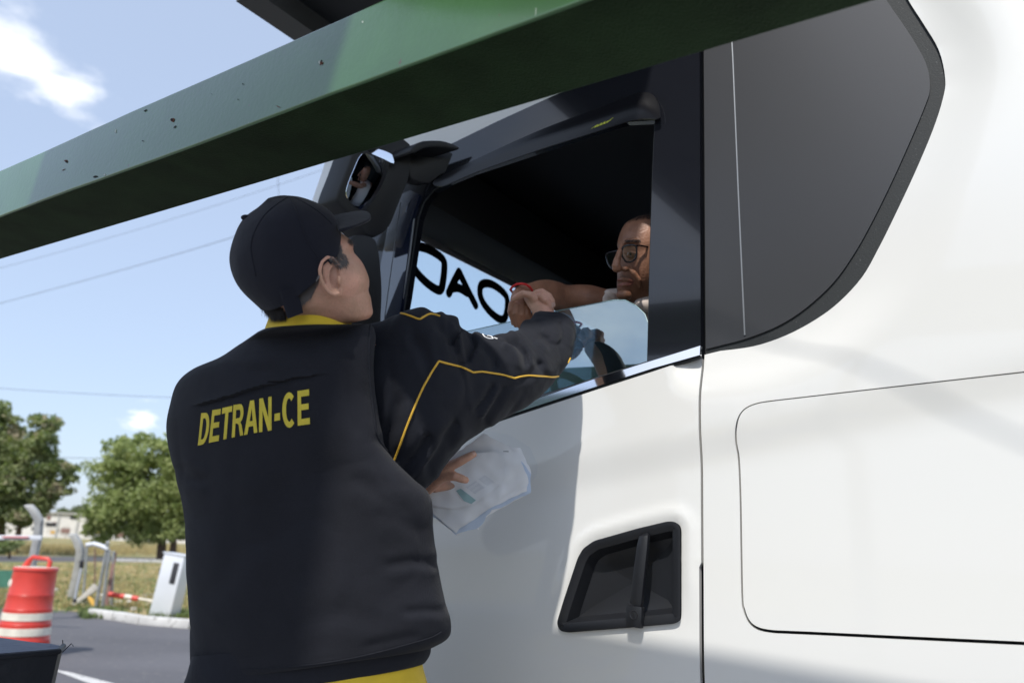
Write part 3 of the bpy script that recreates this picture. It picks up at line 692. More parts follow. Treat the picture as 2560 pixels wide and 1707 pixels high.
def blob(name, x, y, rx, ry, rot, m, parent, bv, off=.0006, k=9):
    P = []
    for i in range(k):
        a = 2*math.pi*i/k; r = random.uniform(.45, .95); u = rx*math.cos(a)*r; v = ry*math.sin(a)*r
        h, nn = cast(bv, x+u*math.cos(rot)-v*math.sin(rot), y+u*math.sin(rot)+v*math.cos(rot))
        if h is None: return
        P.append(h+nn*off)
    mk(name, P, [tuple(range(k))], m, parent, smooth=False)
for x, y, rx, ry, rt, m in [(803, 158, 9, 10, .3, 'paintchip'), (804, 158, 5.5, 8, .3, 'rust'), (805, 154, 3.5, 5, .3, 'hole'), (432, 301, 8, 7, .4, 'rust'), (431, 300, 4.5, 4, .4, 'hole'), (166, 404, 6, 5, .4, 'rust'), (167, 405, 3, 4, .2, 'hole'),
                            (364, 277, 7, 2, -.6, 'hole'), (290, 328, 9, 3, -1.3, 'paintchip'), (438, 318, 6, 2, -.7, 'hole'), (160, 425, 8, 1.5, -.5, 'rust'), (240, 442, 9, 3, -.2, 'hole'), (262, 437, 3, 3, 0, 'paintchip'), (1340, 30, 1.4, 20, 0.05, 'paintchip'), (907, 56, 3, 4, 0, 'paintchip'), (608, 211, 2.5, 2.5, 0, 'hole'), (596, 250, 2, 2, 0, 'hole'), (530, 236, 1.5, 1.5, 0, 'hole'), (358, 353, 3, 1.5, 0, 'hole'), (697, 268, 8, 1.5, .5, 'rust')]:
    blob('paint_flaw', x, y, rx, ry, rt, M[m], beam, bb, .0006 + (.0005 if m == 'hole' else .0002 if m == 'rust' else 0))

# ================================================================= CANOPY
cn = empty('canopy', TS(1.5, 1.5, 3.6), 'dark flat canopy roof overhead above the truck lane', 'canopy')
mb = MB(); mb.box(TS(1.49, -2.0, 3.73), 1.62, 4.6, .08, MT); mb.box(TS(1.18, 2.5, 3.732), 1.0, 4.4, .08, MT); mb.build('roof_deck', M['canopy'], cn)
for k in range(7): MB().box(TS(1.45 if k < 3 else 1.18, -2.6+k*.9, 3.68), 1.6 if k < 3 else .95, .04, .03, MT).build('purlin', M['canopy'], cn, smooth=False)
for s0, q0, lq, ws_ in ((2.32, -2.0, 4.6, .11), (.683, .2, 9.0, .08), (1.70, 2.5, 4.4, .06)): MB().box(TS(s0, q0, 3.695), ws_, lq, .19, MT).build('fascia', M['fascia'], cn, smooth=False)
for q0 in (4.5, -4.1): MB().box(TS(1.3, q0, 1.84), .14, .14, 3.68, MT).build('column', M['green'], cn, bevel=.01)

# ================================================================= OFFICER
off = empty('person', U(760, 1700, 1.6) - UP*.78, 'officer seen from behind in dark cap and navy vest, shaking hands at the truck window', 'person')
FL = .56
b = MB()
# head: stacked sections, back of skull (left) to face profile (right)
b.loft([(655, 540, 760, 530, 1.47, .03), (598, 610, 818, 556, 1.47, .062), (602, 690, 864, 590, 1.468, .074), (612, 722, 882, 606, 1.47, .079), (630, 745, 884, 629, 1.47, .080), (645, 762, 897, 645, 1.47, .080),
        (657, 774, 909, 662, 1.47, .079), (665, 786, 922, 694, 1.47, .076), (680, 797, 923, 714, 1.472, .073), (690, 803, 921, 726, 1.474, .070), (705, 812, 927, 744, 1.476, .064), (740, 822, 930, 764, 1.478, .055), (770, 826, 932, 784, 1.48, .045), (800, 826, 922, 797, 1.48, .03)], 7, 44, cap=True)
# neck and torso core
b.loft([(690, 690, 840, 690, 1.485, .050), (686, 740, 846, 745, 1.49, .054), (680, 790, 862, 790, 1.50, .058), (640, 850, 890, 850, 1.53, .07), (540, 960, 910, 930, 1.56, .085), (500, 1100, 920, 1090, 1.57, .09), (510, 1300, 960, 1300, 1.58, .09), (520, 1600, 1000, 1560, 1.60, .09), (540, 1760, 1010, 1730, 1.60, .09)], 4, 28)
# ear
b.tube([U(850, 733, 1.388), U(838, 737, 1.386), U(824, 732, 1.382), U(811, 716, 1.378), U(803, 698, 1.374), U(799, 676, 1.372), U(805, 655, 1.374), U(818, 643, 1.380), U(832, 645, 1.386), U(841, 656, 1.394)], [.0050, .0055, .0048, .0040, .0038, .0038, .0036, .0034, .0032, .003], 10)
b.tube([U(842, 728, 1.392), U(828, 726, 1.392), U(818, 708, 1.388), U(811, 690, 1.386), U(811, 668, 1.386), U(822, 655, 1.390)], [.006, .0062, .0048, .0042, .004, .003], 10)
b.tube([U(822, 715, 1.388), U(820, 695, 1.386), U(822, 675, 1.387), U(830, 662, 1.392)], .0028, 8)
b.tube([U(849, 712, 1.392), U(848, 700, 1.391), U(847, 690, 1.394)], .0036, 8)
b.tube([U(850, 740, 1.400), U(852, 700, 1.404), U(848, 660, 1.404)], .004, 8)
# right arm (in the sleeve), wrist, hand clasped
b.tube([U(930, 900, 1.60), U(1100, 940, 1.62), U(1335, 900, 1.82), U(1378, 862, 1.92), U(1378, 815, 1.985), U(1352, 778, 2.02)], [.07, .055, .042, .034, .027, .026], 16)
b.loft([(1342, 800, 1388, 792, 2.00, .016), (1328, 778, 1372, 770, 2.01, .018), (1315, 758, 1362, 748, 2.03, .019), (1308, 742, 1352, 735, 2.045, .018), (1312, 730, 1342, 728, 2.05, .012)], 4, 20)
b.tube([U(1338, 752, 2.018), U(1326, 738, 2.014), U(1308, 734, 2.012), U(1294, 741, 2.018), U(1283, 748, 2.03)], [.0125, .0115, .0100, .0092, .007], 12)
for pts in [[(1338, 734, 2.035), (1354, 729, 2.025), (1372, 740, 2.015), (1380, 754, 2.015), (1383, 768, 2.02)], [(1342, 744, 2.03), (1354, 741, 2.012), (1366, 752, 2.003), (1372, 764, 2.005), (1375, 774, 2.01)],
            [(1340, 752, 2.06), (1362, 750, 2.055), (1376, 766, 2.05), (1378, 780, 2.045)], [(1336, 764, 2.06), (1352, 766, 2.06), (1364, 778, 2.055), (1366, 790, 2.05)]]:
    b.tube([U(*p) for p in pts], [.0100, .0095, .0093, .0088, .0070][:len(pts)], 12)
# left arm bent across the front, hand holding the papers
b.tube([U(530, 960, 1.62), U(560, 1180, 1.74), U(720, 1290, 1.86), U(920, 1260, 1.84), U(1050, 1225, 1.76)], [.06, .05, .045, .038, .027], 16)
b.loft([(1038, 1198, 1046, 1250, 1.76, .018), (1066, 1192, 1080, 1232, 1.74, .016), (1090, 1170, 1108, 1206, 1.725, .014), (1106, 1162, 1122, 1188, 1.72, .010)], 4, 18)
for pts in [[(1086, 1182, 1.725), (1118, 1168, 1.71), (1150, 1153, 1.705), (1172, 1141, 1.71), (1188, 1133, 1.72)], [(1090, 1200, 1.725), (1112, 1190, 1.712), (1136, 1190, 1.705), (1156, 1197, 1.71), (1168, 1201, 1.72)]]:
    b.tube([U(*p) for p in pts], [.0135, .0118, .0104, .0092, .0074], 12)
for k in range(3): b.tube([U(1070+6*k, 1195+12*k, 1.76), U(1120+8*k, 1180+16*k, 1.785), U(1165+6*k, 1172+18*k, 1.79)], [.012, .0095, .0075], 10)
body = remesh(b, 'body', [M['skin'], M['nail'], M['hairgrey']], off, .0023, 5, .5)
paint(body, [(U(1383, 762, 2.010), .007), (U(1184, 1133, 1.712), .0045)], 1)
BB = bvh_of(body)
# hair: short strands at temple and nape
def strands(name, poly, n, L, dirv, m, parent, bv, w=.0009):
    xs = [p[0] for p in poly]; ys = [p[1] for p in poly]; mb_ = MB(); c = 0; tries = 0
    while c < n and tries < n*8:
        tries += 1; x = random.uniform(min(xs), max(xs)); y = random.uniform(min(ys), max(ys)); d, i = pd(poly, x, y)
        if not i and not (d < 4 and random.random() < .25): continue
        h, nn = cast(bv, x, y)
        if h is None: continue
        d3 = (U(x+dirv[0], y+dirv[1], 1.4)-U(x, y, 1.4)).normalized(); d3 = (d3 + nn*random.uniform(.05, .35) + Vector([random.uniform(-.25, .25) for _ in range(3)])).normalized()
        l = L*random.uniform(.6, 1.2); sdv = d3.cross(nn).normalized()*w; h = h+nn*.0002
        mb_.add([h-sdv, h+sdv, h+d3*l+nn*.0006], [(0, 1, 2)]); c += 1
    return mb_.build(name, m, parent, smooth=False, recalc=False)
hair = strands('hair', [(824, 632), (840, 604), (850, 612), (852, 630), (866, 646), (868, 654), (862, 664), (856, 661), (850, 671), (840, 662), (826, 648)], 520, .008, (6, 12), M['hairgrey'], off, BB)
h2 = strands('hair', [(781, 680), (800, 690), (790, 712), (778, 736), (758, 754), (720, 750), (735, 728), (752, 712)], 1500, .012, (-5, 10), M['hairgrey'], off, BB)
h3 = strands('hair', [(648, 762), (700, 765), (715, 790), (690, 806), (664, 806)], 900, .014, (4, 10), M['brow'], off, BB)
strands('eyebrow', [(868, 596), (884, 602), (884, 612), (872, 606)], 120, .008, (6, 6), M['hairgrey'], off, BB)
# cap
def capd(P, n_, sa): return n_*(noise.noise(P*22)*.0016)
b = MB()
b.loft([(668, 498, 716, 490, 1.46, .014, 0, 0, 4), (645, 519, 752, 494, 1.46, .05, 0, 0, 8), (605, 551, 786, 505, 1.462, .076, 0, 3, 14), (582, 600, 816, 521, 1.465, .089, 0, 6, 18), (573, 648, 838, 545, 1.466, .093, 0, 10, 22), (583, 692, 846, 566, 1.466, .0925, 0, 14, 26), (608, 732, 852, 584, 1.466, .0905, 0, 19, 28), (650, 770, 852, 592, 1.466, .088, 0, 24, 32)], 9, 72, cap=False, disp=capd)
b.loft([(668, 498, 716, 490, 1.46, .013, 0, 0, 4), (690, 494, 694, 492, 1.46, .002, 0, 0, 2)], 3, 72, cap=True)
capo = b.build('cap', M['cap'], off); md = capo.modifiers.new('sol', 'SOLIDIFY'); md.thickness = .002; md.offset = -1
CB = bvh_of(capo)
for pts in [[(725, 491), (745, 540), (768, 600), (800, 650)], [(720, 492), (660, 540), (628, 610), (640, 690)], [(735, 493), (790, 525), (830, 560)]]:
    P = [cast(CB, x, y) for x, y in smoothloop(pts, 6, False)]; P = [h+n_*.0004 for h, n_ in P if h is not None]
    if len(P) > 3: MB().tube(P, .0011, 6).build('cap_seam', M['cap'], capo)
MB().ball(U(617, 545, 1.455), .011, .008, .006).build('cap_button', M['cap'], capo)
# visor: a curved stiff blade seen from behind and below
mb = MB(); rows = []
for i in range(15):
    u = i/14; row = []
    for j in range(25):
        a = -1+2*j/24; ex = math.sqrt(max(0, 1-abs(a)**3))
        bx, by, bz = 847+11*a, 560+17*a, 1.466 - a*.068
        k = u*ex
        row.append(U(bx-10*(1-u)+78*k, by-23*k - 5*math.sin(min(1, k)*math.pi)*.6 + 5*k*a*a, bz+.05*k))
    rows.append(row)
vs = [p for r_ in rows for p in r_]; fs = [(i*25+j, i*25+j+1, (i+1)*25+j+1, (i+1)*25+j) for i in range(14) for j in range(24)]
mb.add(vs, fs); vo = mb.build('cap_visor', M['cap'], capo); md = vo.modifiers.new('sol', 'SOLIDIFY'); md.thickness = .0045; md.offset = 0
mb = MB(); P = [U(736, 740, 1.402), U(742, 762, 1.412), U(740, 785, 1.418), U(738, 800, 1.42)]
pts = [(700, 728), (740, 722), (758, 780), (722, 800)]
b = MB(); b.loft([(698, 726, 742, 720, 1.384, .003), (704, 750, 748, 744, 1.388, .003), (712, 775, 755, 766, 1.391, .003), (720, 797, 758, 782, 1.393, .003)], 4, 16); b.build('cap_strap', M['cap'], capo)
# yellow polo: collar band and hem
b = MB(); b.loft([(660, 830, 884, 822, 1.50, .092, 0, 0, -14), (666, 812, 878, 808, 1.50, .087, 0, 0, -24), (678, 786, 872, 790, 1.498, .085, 0, 0, -38), (685, 777, 868, 781, 1.496, .083, 0, 0, -38), (692, 784, 862, 788, 1.496, .074, 0, 0, -28), (694, 815, 858, 815, 1.497, .070, 0, 0, -20)], 6, 64, cap=False)
polo = b.build('polo_shirt', M['yellow'], off)
def fab(P, n_, sa): return n_*(noise.noise(P*9)*.007 + noise.noise(P*Vector((24, 24, 10)) if False else P*24)*.0022)
b = MB(); b.loft([(505, 1600, 1050, 1560, 1.57, .125), (515, 1690, 1050, 1640, 1.57, .13), (520, 1760, 1064, 1720, 1.575, .135), (520, 1900, 1085, 1860, 1.59, .135), (530, 1960, 1085, 1930, 1.59, .13)], 12, 80, e=.85, disp=fab)
b.build('polo_hem', M['yellow'], off)
# folds helper: px segments
def folds(L):
    segs = []
    for pts, amp, w in L:
        for i in range(len(pts)-1): segs.append((pts[i], pts[i+1], amp, w, i == 0, i == len(pts)-2))
    def f(P, n_, sa, only_near=True):
        if sa < -.05: return 0
        x, y = PR(P); d = {}
        tot = 0
        for pts, amp, w in L:
            best = 1e9; sgn = 1; tt = 0
            for i in range(len(pts)-1):
                x1, y1 = pts[i]; x2, y2 = pts[i+1]; dx, dy = x2-x1, y2-y1; t = max(0, min(1, ((x-x1)*dx+(y-y1)*dy)/(dx*dx+dy*dy)))
                ex, ey = x-x1-t*dx, y-y1-t*dy; q = ex*ex+ey*ey
                if q < best: best = q; sgn = 1 if dx*(y-y1)-dy*(x-x1) > 0 else -1; tt = (i+t)/(len(pts)-1)
            dd = math.sqrt(best)
            if dd > w*5: continue
            end = sm(0, .15, tt)*sm(1.0, .85, tt) if len(pts) > 1 else 1
            s_ = sgn*dd/w
            tot += amp*end*(-math.exp(-s_*s_) + .55*math.exp(-((s_-1.9)/1.3)**2) + .4*math.exp(-((s_+1.9)/1.3)**2))
        return tot
    return f
vf = folds([([(440, 1160), (470, 1195), (520, 1200)], .008, 14), ([(935, 1085), (1000, 1150), (1060, 1215)], .007, 14), ([(950, 1415), (1040, 1402), (1100, 1412)], .008, 13), ([(1000, 1530), (1060, 1525), (1115, 1528)], .006, 12),
            ([(880, 1180), (950, 1240), (1020, 1290)], .006, 20), ([(640, 880), (720, 860), (800, 870)], .004, 20), ([(560, 900), (620, 930), (700, 920)], .004, 18), ([(930, 1280), (1000, 1300), (1070, 1340)], .005, 18),
            ([(700, 1560), (850, 1530), (980, 1560)], .004, 26), ([(480, 1500), (560, 1450), (600, 1350)], .005, 30), ([(860, 900), (880, 1000), (900, 1100)], .004, 16), ([(900, 1620), (980, 1600), (1060, 1585)], .005, 12)])
YK = [(478, 1017), (560, 996), (660, 962), (740, 944), (824, 934)]
def yoke(P, sa):
    if sa < 0: return 0
    x, y = PR(P)
    if x < 470 or x > 835: return 0
    for i in range(len(YK)-1):
        if YK[i][0] <= x <= YK[i+1][0] or (i == 0 and x < YK[0][0]) or (i == len(YK)-2 and x > YK[-1][0]):
            ly = YK[i][1]+(YK[i+1][1]-YK[i][1])*(x-YK[i][0])/(YK[i+1][0]-YK[i][0]); d = ly-y
            a = sm(470, 520, x)*sm(835, 760, x)
            return a*(.0065*math.exp(-d/28) if d > 0 else -.0035*math.exp(d/9))
    return 0
def ridge(P, f, seed=0):
    r = 1-abs(noise.noise(Vector((P.x*f, P.y*f, P.z*f*.8))+Vector((seed, 2, 5))))*1.6
    return max(0, r)**7
def vdisp(P, n_, sa):
    q = noise.noise(P*5)*.0065 + noise.noise(P*13+Vector((3, 1, 7)))*.0026 + noise.noise(P*40)*.0004
    return n_*(q*.75 + vf(P, n_, sa)*.55 + yoke(P, sa) - ridge(P, 6)*.0030*sm(1.95, 1.75, P.z) - ridge(P, 14, 3)*.0007)
b = MB()
b.loft([(664, 826, 876, 820, 1.500, .107, 0, 0, -9), (660, 828, 880, 820, 1.500, .112, 0, 0, -11), (640, 838, 905, 816, 1.51, .116, .01, 0, -10), (602, 862, 930, 815, 1.545, .108, .02, 0, -8), (552, 893, 940, 842, 1.55, .118, .03), (486, 922, 938, 880, 1.555, .128, .04), (447, 958, 936, 925, 1.56, .135, .045),
        (429, 1015, 940, 990, 1.56, .138, .045), (421, 1070, 952, 1075, 1.56, .140, .045), (428, 1130, 980, 1145, 1.56, .140, .04), (447, 1200, 1040, 1203, 1.56, .140, .03), (457, 1265, 1073, 1245, 1.56, .142, .03), (463, 1330, 1082, 1330, 1.56, .143, .03), (468, 1420, 1093, 1420, 1.56, .145, .03),
        (472, 1500, 1106, 1497, 1.56, .147, .03), (475, 1580, 1121, 1550, 1.56, .148, .03), (477, 1645, 1118, 1592, 1.56, .146, .03), (479, 1692, 1080, 1616, 1.56, .142, .03, 0, 8), (486, 1700, 1066, 1616, 1.56, .134, .03, 0, 8), (492, 1690, 1056, 1606, 1.56, .128, .03, 0, 8)], 16, 150, e=.80, cap=False, disp=vdisp)
vest = b.build('vest', M['navy'], off); VB = bvh_of(vest)
def seamline(pts, r, m, parent, bv, name, offn=.0003, per=8):
    P = []
    for x, y in smoothloop(pts, per, False):
        h, n_ = cast(bv, x, y)
        if h is not None: P.append(h + n_*offn)
    if len(P) > 3: return MB().tube(P, r, 8).build(name, m, parent)
seamline([(486, 1668), (600, 1672), (760, 1662), (900, 1640), (1060, 1598), (1104, 1578)], .0009, M['navy2'], vest, VB, 'hem_stitching')
seamline([(925, 812), (921, 880), (924, 960), (934, 1040), (944, 1092), (985, 1148), (1035, 1196)], .0022, M['navy2'], vest, VB, 'armhole_binding')
# lettering, each glyph warped to its place on the cloth
def arcp(cx, cy, rx, ry, a0, a1, n=12): return [(cx+rx*math.cos(R(a0+(a1-a0)*i/n)), cy+ry*math.sin(R(a0+(a1-a0)*i/n))) for i in range(n+1)]
GL = {
 'D': ([(0, 0), (.45, 0)] + arcp(.45, .5, .55, .5, -90, 90, 16)[1:-1] + [(.45, 1), (0, 1)], [[(.27, .17), (.43, .17)] + arcp(.43, .5, .27, .33, -90, 90, 12)[1:-1] + [(.43, .83), (.27, .83)]]),
 'E': ([(0, 0), (1, 0), (1, .18), (.30, .18), (.30, .43), (.92, .43), (.92, .60), (.30, .60), (.30, .82), (.98, .82), (.98, 1), (0, 1)], []),
 'T': ([(.35, 0), (.65, 0), (.65, .82), (1, .82), (1, 1), (0, 1), (0, .82), (.35, .82)], []),
 'R': ([(0, 0), (.27, 0), (.27, .41), (.40, .41), (.55, .36), (.72, 0), (1, 0), (.82, .33), (.70, .43)] + arcp(.62, .715, .33, .285, -65, 90, 12) + [(0, 1)], [[(.27, .57), (.58, .57)] + arcp(.58, .70, .10, .13, -90, 90, 6)[1:-1] + [(.58, .83), (.27, .83)]]),
 'A': ([(0, 0), (.26, 0), (.33, .22), (.67, .22), (.74, 0), (1, 0), (.65, 1), (.35, 1)], [[(.39, .38), (.61, .38), (.5, .76)]]),
 'N': ([(0, 0), (.27, 0), (.27, .62), (.72, 0), (1, 0), (1, 1), (.73, 1), (.73, .40), (.29, 1), (0, 1)], []),
 '-': ([(0, 0), (1, 0), (1, 1), (0, 1)], []),
 'C': (arcp(.52, .5, .52, .5, 48, 312, 26) + arcp(.52, .5, .24, .33, 312, 48, 20), []),
}
Zt = lambda x, y: (400+x/2.94, 780+y/2.94)
for ch_, q in [('D', [(303, 742), (374, 736), (346, 966), (278, 980)]), ('E', [(385, 720), (448, 710), (432, 945), (358, 961)]), ('T', [(458, 705), (532, 688), (517, 924), (437, 944)]), ('R', [(540, 682), (620, 671), (612, 903), (527, 923)]), ('A', [(648, 652), (702, 646), (716, 884), (617, 903)]),
               ('N', [(730, 636), (820, 620), (820, 868), (727, 883)]), ('-', [(842, 748), (882, 738), (882, 793), (840, 801)]), ('C', [(897, 592), (995, 586), (1000, 846), (900, 852)]), ('E', [(1010, 580), (1097, 566), (1102, 822), (1012, 835)])]:
    o_, h_ = GL[ch_]; v_, f_, _l = fill(o_, h_, .09)
    if ch_ == 'A': q = [(617, 656), (716, 644), (716, 884), (617, 903)]
    P = []; ok = True; Q = [Zt(*p) for p in q]
    for a, c in v_:
        sx = 0
        if ch_ == 'A': a = a + .10*c
        x, y = quadmap(Q, a, c); h, nn = cast(VB, x, y)
        if h is None: ok = False; break
        P.append(h + (CAM-h).normalized()*.0014)
    if ok: mk('lettering', P, f_, M['thread'], vest, smooth=True)
# jacket hem under the vest, with its curl of piping
b = MB(); b.loft([(482, 1640, 1078, 1580, 1.565, .132), (470, 1680, 1074, 1612, 1.565, .136), (462, 1705, 1070, 1634, 1.565, .136, 0, 0, 6), (456, 1735, 1058, 1652, 1.565, .134, 0, 0, 14), (462, 1738, 1052, 1652, 1.565, .128, 0, 0, 14), (480, 1700, 1040, 1620, 1.565, .12)], 10, 96, e=.85, cap=False, disp=lambda P, n_, sa: n_*(noise.noise(P*16)*.006))
jh = b.build('jacket_hem', M['navy2'], off); JB = bvh_of(jh)
# sleeve of the outstretched arm
sf = folds([([(1168, 828), (1182, 856), (1166, 895), (1140, 915)], .011, 10), ([(1257, 843), (1290, 856), (1310, 885), (1318, 925)], .014, 9), ([(1346, 838), (1366, 848), (1385, 870)], .011, 9), ([(1112, 858), (1138, 842), (1152, 822)], .008, 8), ([(1185, 1036), (1215, 1000), (1240, 955)], .008, 9),
            ([(1205, 1060), (1240, 1010), (1262, 960)], .006, 9), ([(1090, 800), (1130, 850), (1150, 910)], .007, 12), ([(1020, 830), (1060, 870), (1080, 950)], .006, 14), ([(960, 1120), (985, 1060), (1000, 980)], .006, 14), ([(1060, 1190), (1110, 1110), (1150, 1050)], .010, 13), ([(1000, 1200), (1050, 1140), (1080, 1080)], .009, 13),
            ([(1330, 890), (1350, 915), (1370, 950)], .006, 9), ([(1200, 860), (1230, 890), (1238, 925)], .006, 10), ([(1400, 800), (1412, 830), (1405, 870)], .006, 9), ([(1290, 960), (1330, 930), (1360, 900)], .005, 10)])
def sdisp(P, n_, sa): return n_*(noise.noise(P*11)*.006 + noise.noise(P*27)*.0026 + sf(P, n_, sa)*1.25 - ridge(P, 7, 1)*.0045)
b = MB()
b.loft([(900, 815, 930, 1200, 1.60, .085), (945, 804, 985, 1240, 1.60, .095), (985, 787, 1040, 1238, 1.60, .098), (1020, 775, 1078, 1205, 1.605, .10), (1058, 769, 1108, 1162, 1.61, .10), (1085, 778, 1128, 1136, 1.62, .099), (1104, 777, 1150, 1120, 1.63, .097), (1120, 790, 1166, 1104, 1.64, .096), (1144, 797, 1186, 1090, 1.655, .094), (1155, 824, 1208, 1078, 1.67, .092), (1190, 834, 1240, 1062, 1.69, .089), (1235, 835, 1284, 1038, 1.72, .085),
        (1275, 834, 1322, 1012, 1.75, .081), (1294, 826, 1360, 984, 1.79, .077), (1306, 812, 1400, 938, 1.84, .070), (1318, 800, 1425, 898, 1.89, .063), (1330, 790, 1438, 856, 1.93, .055), (1338, 781, 1437, 822, 1.96, .046), (1347, 777, 1424, 794, 1.985, .038), (1353, 778, 1400, 780, 1.99, .032), (1358, 784, 1394, 786, 1.985, .026)], 9, 96, cap=False, disp=sdisp)
slv = b.build('sleeve', M['navy2'], off); SB = bvh_of(slv)
for pts in [[(985, 1152), (1000, 1112), (1015, 1070), (1034, 1022), (1058, 968), (1080, 930), (1097, 903)], [(1097, 903), (1128, 911), (1153, 918), (1168, 924), (1183, 931)], [(1183, 931), (1205, 929), (1226, 932), (1257, 937), (1275, 942), (1286, 945)], [(1286, 945), (1313, 939), (1359, 941), (1387, 942), (1404, 936)],
            [(964, 797), (979, 787), (1002, 784), (1025, 790), (1048, 798), (1060, 792), (1076, 785), (1100, 791)], [(1419, 907), (1425, 895)]]:
    P = []
    for x, y in (smoothloop(pts, 5, False) if len(pts) > 2 else [pts[0], ((pts[0][0]+pts[1][0])/2, (pts[0][1]+pts[1][1])/2), pts[1]]):
        h, n_ = cast(SB, x, y)
        if h is not None: P.append(h+n_*.0008)
    if len(P) > 2: MB().tube(P, .0021, 8).build('piping', M['piping'], slv)
for pts in [[(1206, 834), (1212, 841), (1222, 845), (1232, 845), (1228, 840), (1218, 838)], [(1235, 843), (1243, 846)]]:
    P = []
    for x, y in smoothloop(pts, 4, False):
        h, n_ = cast(SB, x, y+2)
        if h is not None: P.append(h+n_*.001)
    if len(P) > 2: MB().tube(P, .0014, 6).build('white_embroidery', M['paper'], slv)
# left sleeve bent in front of the body
b = MB(); b.tube([U(560, 1010, 1.64), U(565, 1180, 1.76), U(700, 1300, 1.88), U(900, 1275, 1.86), U(1030, 1232, 1.79)], [.06, .065, .065, .058, .045], 28); ls = b.build('sleeve', M['navy2'], off)
# trousers, shoes (below the frame, standing on the platform)
hipL = U(620, 1740, 1.62); hipR = U(900, 1740, 1.60)
b = MB(); b.loft([(520, 1800, 1075, 1780, 1.60, .125), (515, 1950, 1085, 1940, 1.60, .13), (530, 2080, 1085, 2080, 1.60, .12)], 4, 32)
for h in (hipL, hipR):
    x_, y_ = h.x, h.y; sgn = -1 if h is hipL else 1
    b.tube([Vector((x_+.0, y_, 1.36)), Vector((x_, y_, 1.22)), Vector((x_+.01*sgn, y_-.01, .98)), Vector((x_+.015*sgn, y_+.01, .75)), Vector((x_+.02*sgn, y_+.02, FL+.03))], [.10, .10, .08, .07, .065], 20)
remesh(b, 'trousers', M['trousers'], off, .006, 4)
for h in (hipL, hipR):
    sgn = -1 if h is hipL else 1; c = Vector((h.x+.02*sgn, h.y+.07, FL+.045))
    MB().ball(c, .05, .14, .045).box(c-UP*.03+Vector((0, 0, 0)), .085, .24, .025).build('shoe', M['leather'], off)

# ================================================================= PAPERS IN THE LEFT HAND
pp = empty('document_bundle', U(1180, 1220, 1.77), 'untidy bundle of white documents in a clear plastic sleeve held in the officer\'s left hand', 'documents')
def wavy(P, amp=.004, f=12): return P + (CAM-P).normalized()*noise.noise(P*f)*amp
def psheet(name, poly, z, m, wob=1.6, seed=0, zx=0.0):
    pl = resample(poly, 10); random.seed(seed); pl = [(x+random.uniform(-wob, wob), y+random.uniform(-wob, wob)) for x, y in pl]
    v, f, l = fill(pl, [], 9)
    return sheet(name, pl, lambda x, y: wavy(wavy(U(x, y, z+zx*(x-1180)+.00007*(y-1200)), .008), .0035, 40), m, pp, [], 9, .0006, back=(U(1180, 1200, 2)-CAM).normalized())
base = [(1040, 1240), (1069, 1226), (1119, 1157), (1150, 1118), (1205, 1082), (1262, 1100), (1300, 1112), (1330, 1150), (1337, 1180), (1325, 1210), (1327, 1222), (1316, 1240), (1284, 1252), (1250, 1270), (1224, 1284), (1205, 1302), (1194, 1325), (1180, 1316), (1160, 1326), (1143, 1341), (1072, 1280), (1040, 1262)]
psheet('sheet', [(1045, 1250), (1069, 1228), (1160, 1130), (1230, 1105), (1300, 1120), (1328, 1175), (1318, 1238), (1284, 1254), (1252, 1270), (1222, 1286), (1204, 1300), (1195, 1324), (1180, 1316), (1158, 1327), (1144, 1340), (1072, 1280)], 1.795, M['paper'], 2.2, 3)
psheet('sheet', [(1045, 1236), (1072, 1222), (1130, 1140), (1208, 1083), (1262, 1112), (1285, 1130), (1318, 1195), (1230, 1262), (1150, 1320), (1140, 1332), (1085, 1285)], 1.785, M['paper'], 1.0, 4)
psheet('sheet', [(1040, 1252), (1120, 1180), (1200, 1120), (1290, 1128), (1322, 1196), (1316, 1228), (1262, 1252), (1210, 1280), (1183, 1300), (1150, 1318), (1090, 1276)], 1.7885, M['paper'], 1.6, 14)
psheet('sheet', [(1050, 1262), (1120, 1200), (1210, 1140), (1300, 1150), (1326, 1184), (1326, 1232), (1292, 1247), (1262, 1264), (1232, 1276), (1216, 1290), (1206, 1310), (1188, 1320), (1152, 1332), (1140, 1334), (1076, 1284)], 1.792, M['bluesheet'], 2.4, 15)
s1 = psheet('sheet', [(1042, 1232), (1071, 1222), (1125, 1160), (1160, 1135), (1235, 1128), (1262, 1142), (1256, 1205), (1190, 1258), (1130, 1272), (1075, 1262)], 1.775, M['paper'], .6, 5)
psheet('plastic_sleeve', [(1040, 1245), (1070, 1226), (1125, 1155), (1160, 1112), (1212, 1075), (1275, 1088), (1325, 1118), (1344, 1160), (1342, 1185), (1318, 1215), (1200, 1292), (1140, 1330), (1075, 1278)], 1.768, M['plas'], .5, 6)
random.seed(11); PB = bvh_of(s1)
def prow(x, y, n, dx, dy, L, m, w=.9):
    mb_ = MB()
    for i in range(n):
        for k in range(3):
            x0 = x+dx*i+8.5*k; y0 = y+dy*i+6.2*k; l = L/3*random.uniform(.55, .9); q = [(x0, y0), (x0+.8*l, y0+.58*l), (x0+.8*l-w*.5, y0+.58*l+w), (x0-w*.5, y0+w)]
            P = []
            for a_, b_ in q:
                h, n_ = cast(PB, a_, b_)
                if h is None: break
                P.append(h+(CAM-h).normalized()*.0022)
            if len(P) == 4: mb_.add(P, [(0, 1, 2, 3)])
    if mb_.v: mb_.build('print', m, s1, smooth=False, recalc=False)
prow(1166, 1216, 6, 4.2, -2.8, 28, M['inkgrey'])
prow(1198, 1196, 4, 4.2, -2.8, 36, M['inkgrey'], .7)
v_, f_, _l = fill([(1140, 1226), (1152, 1221), (1190, 1250), (1178, 1259), (1160, 1252)], [], 6)
P = [cast(PB, x, y)[0] for x, y in v_]
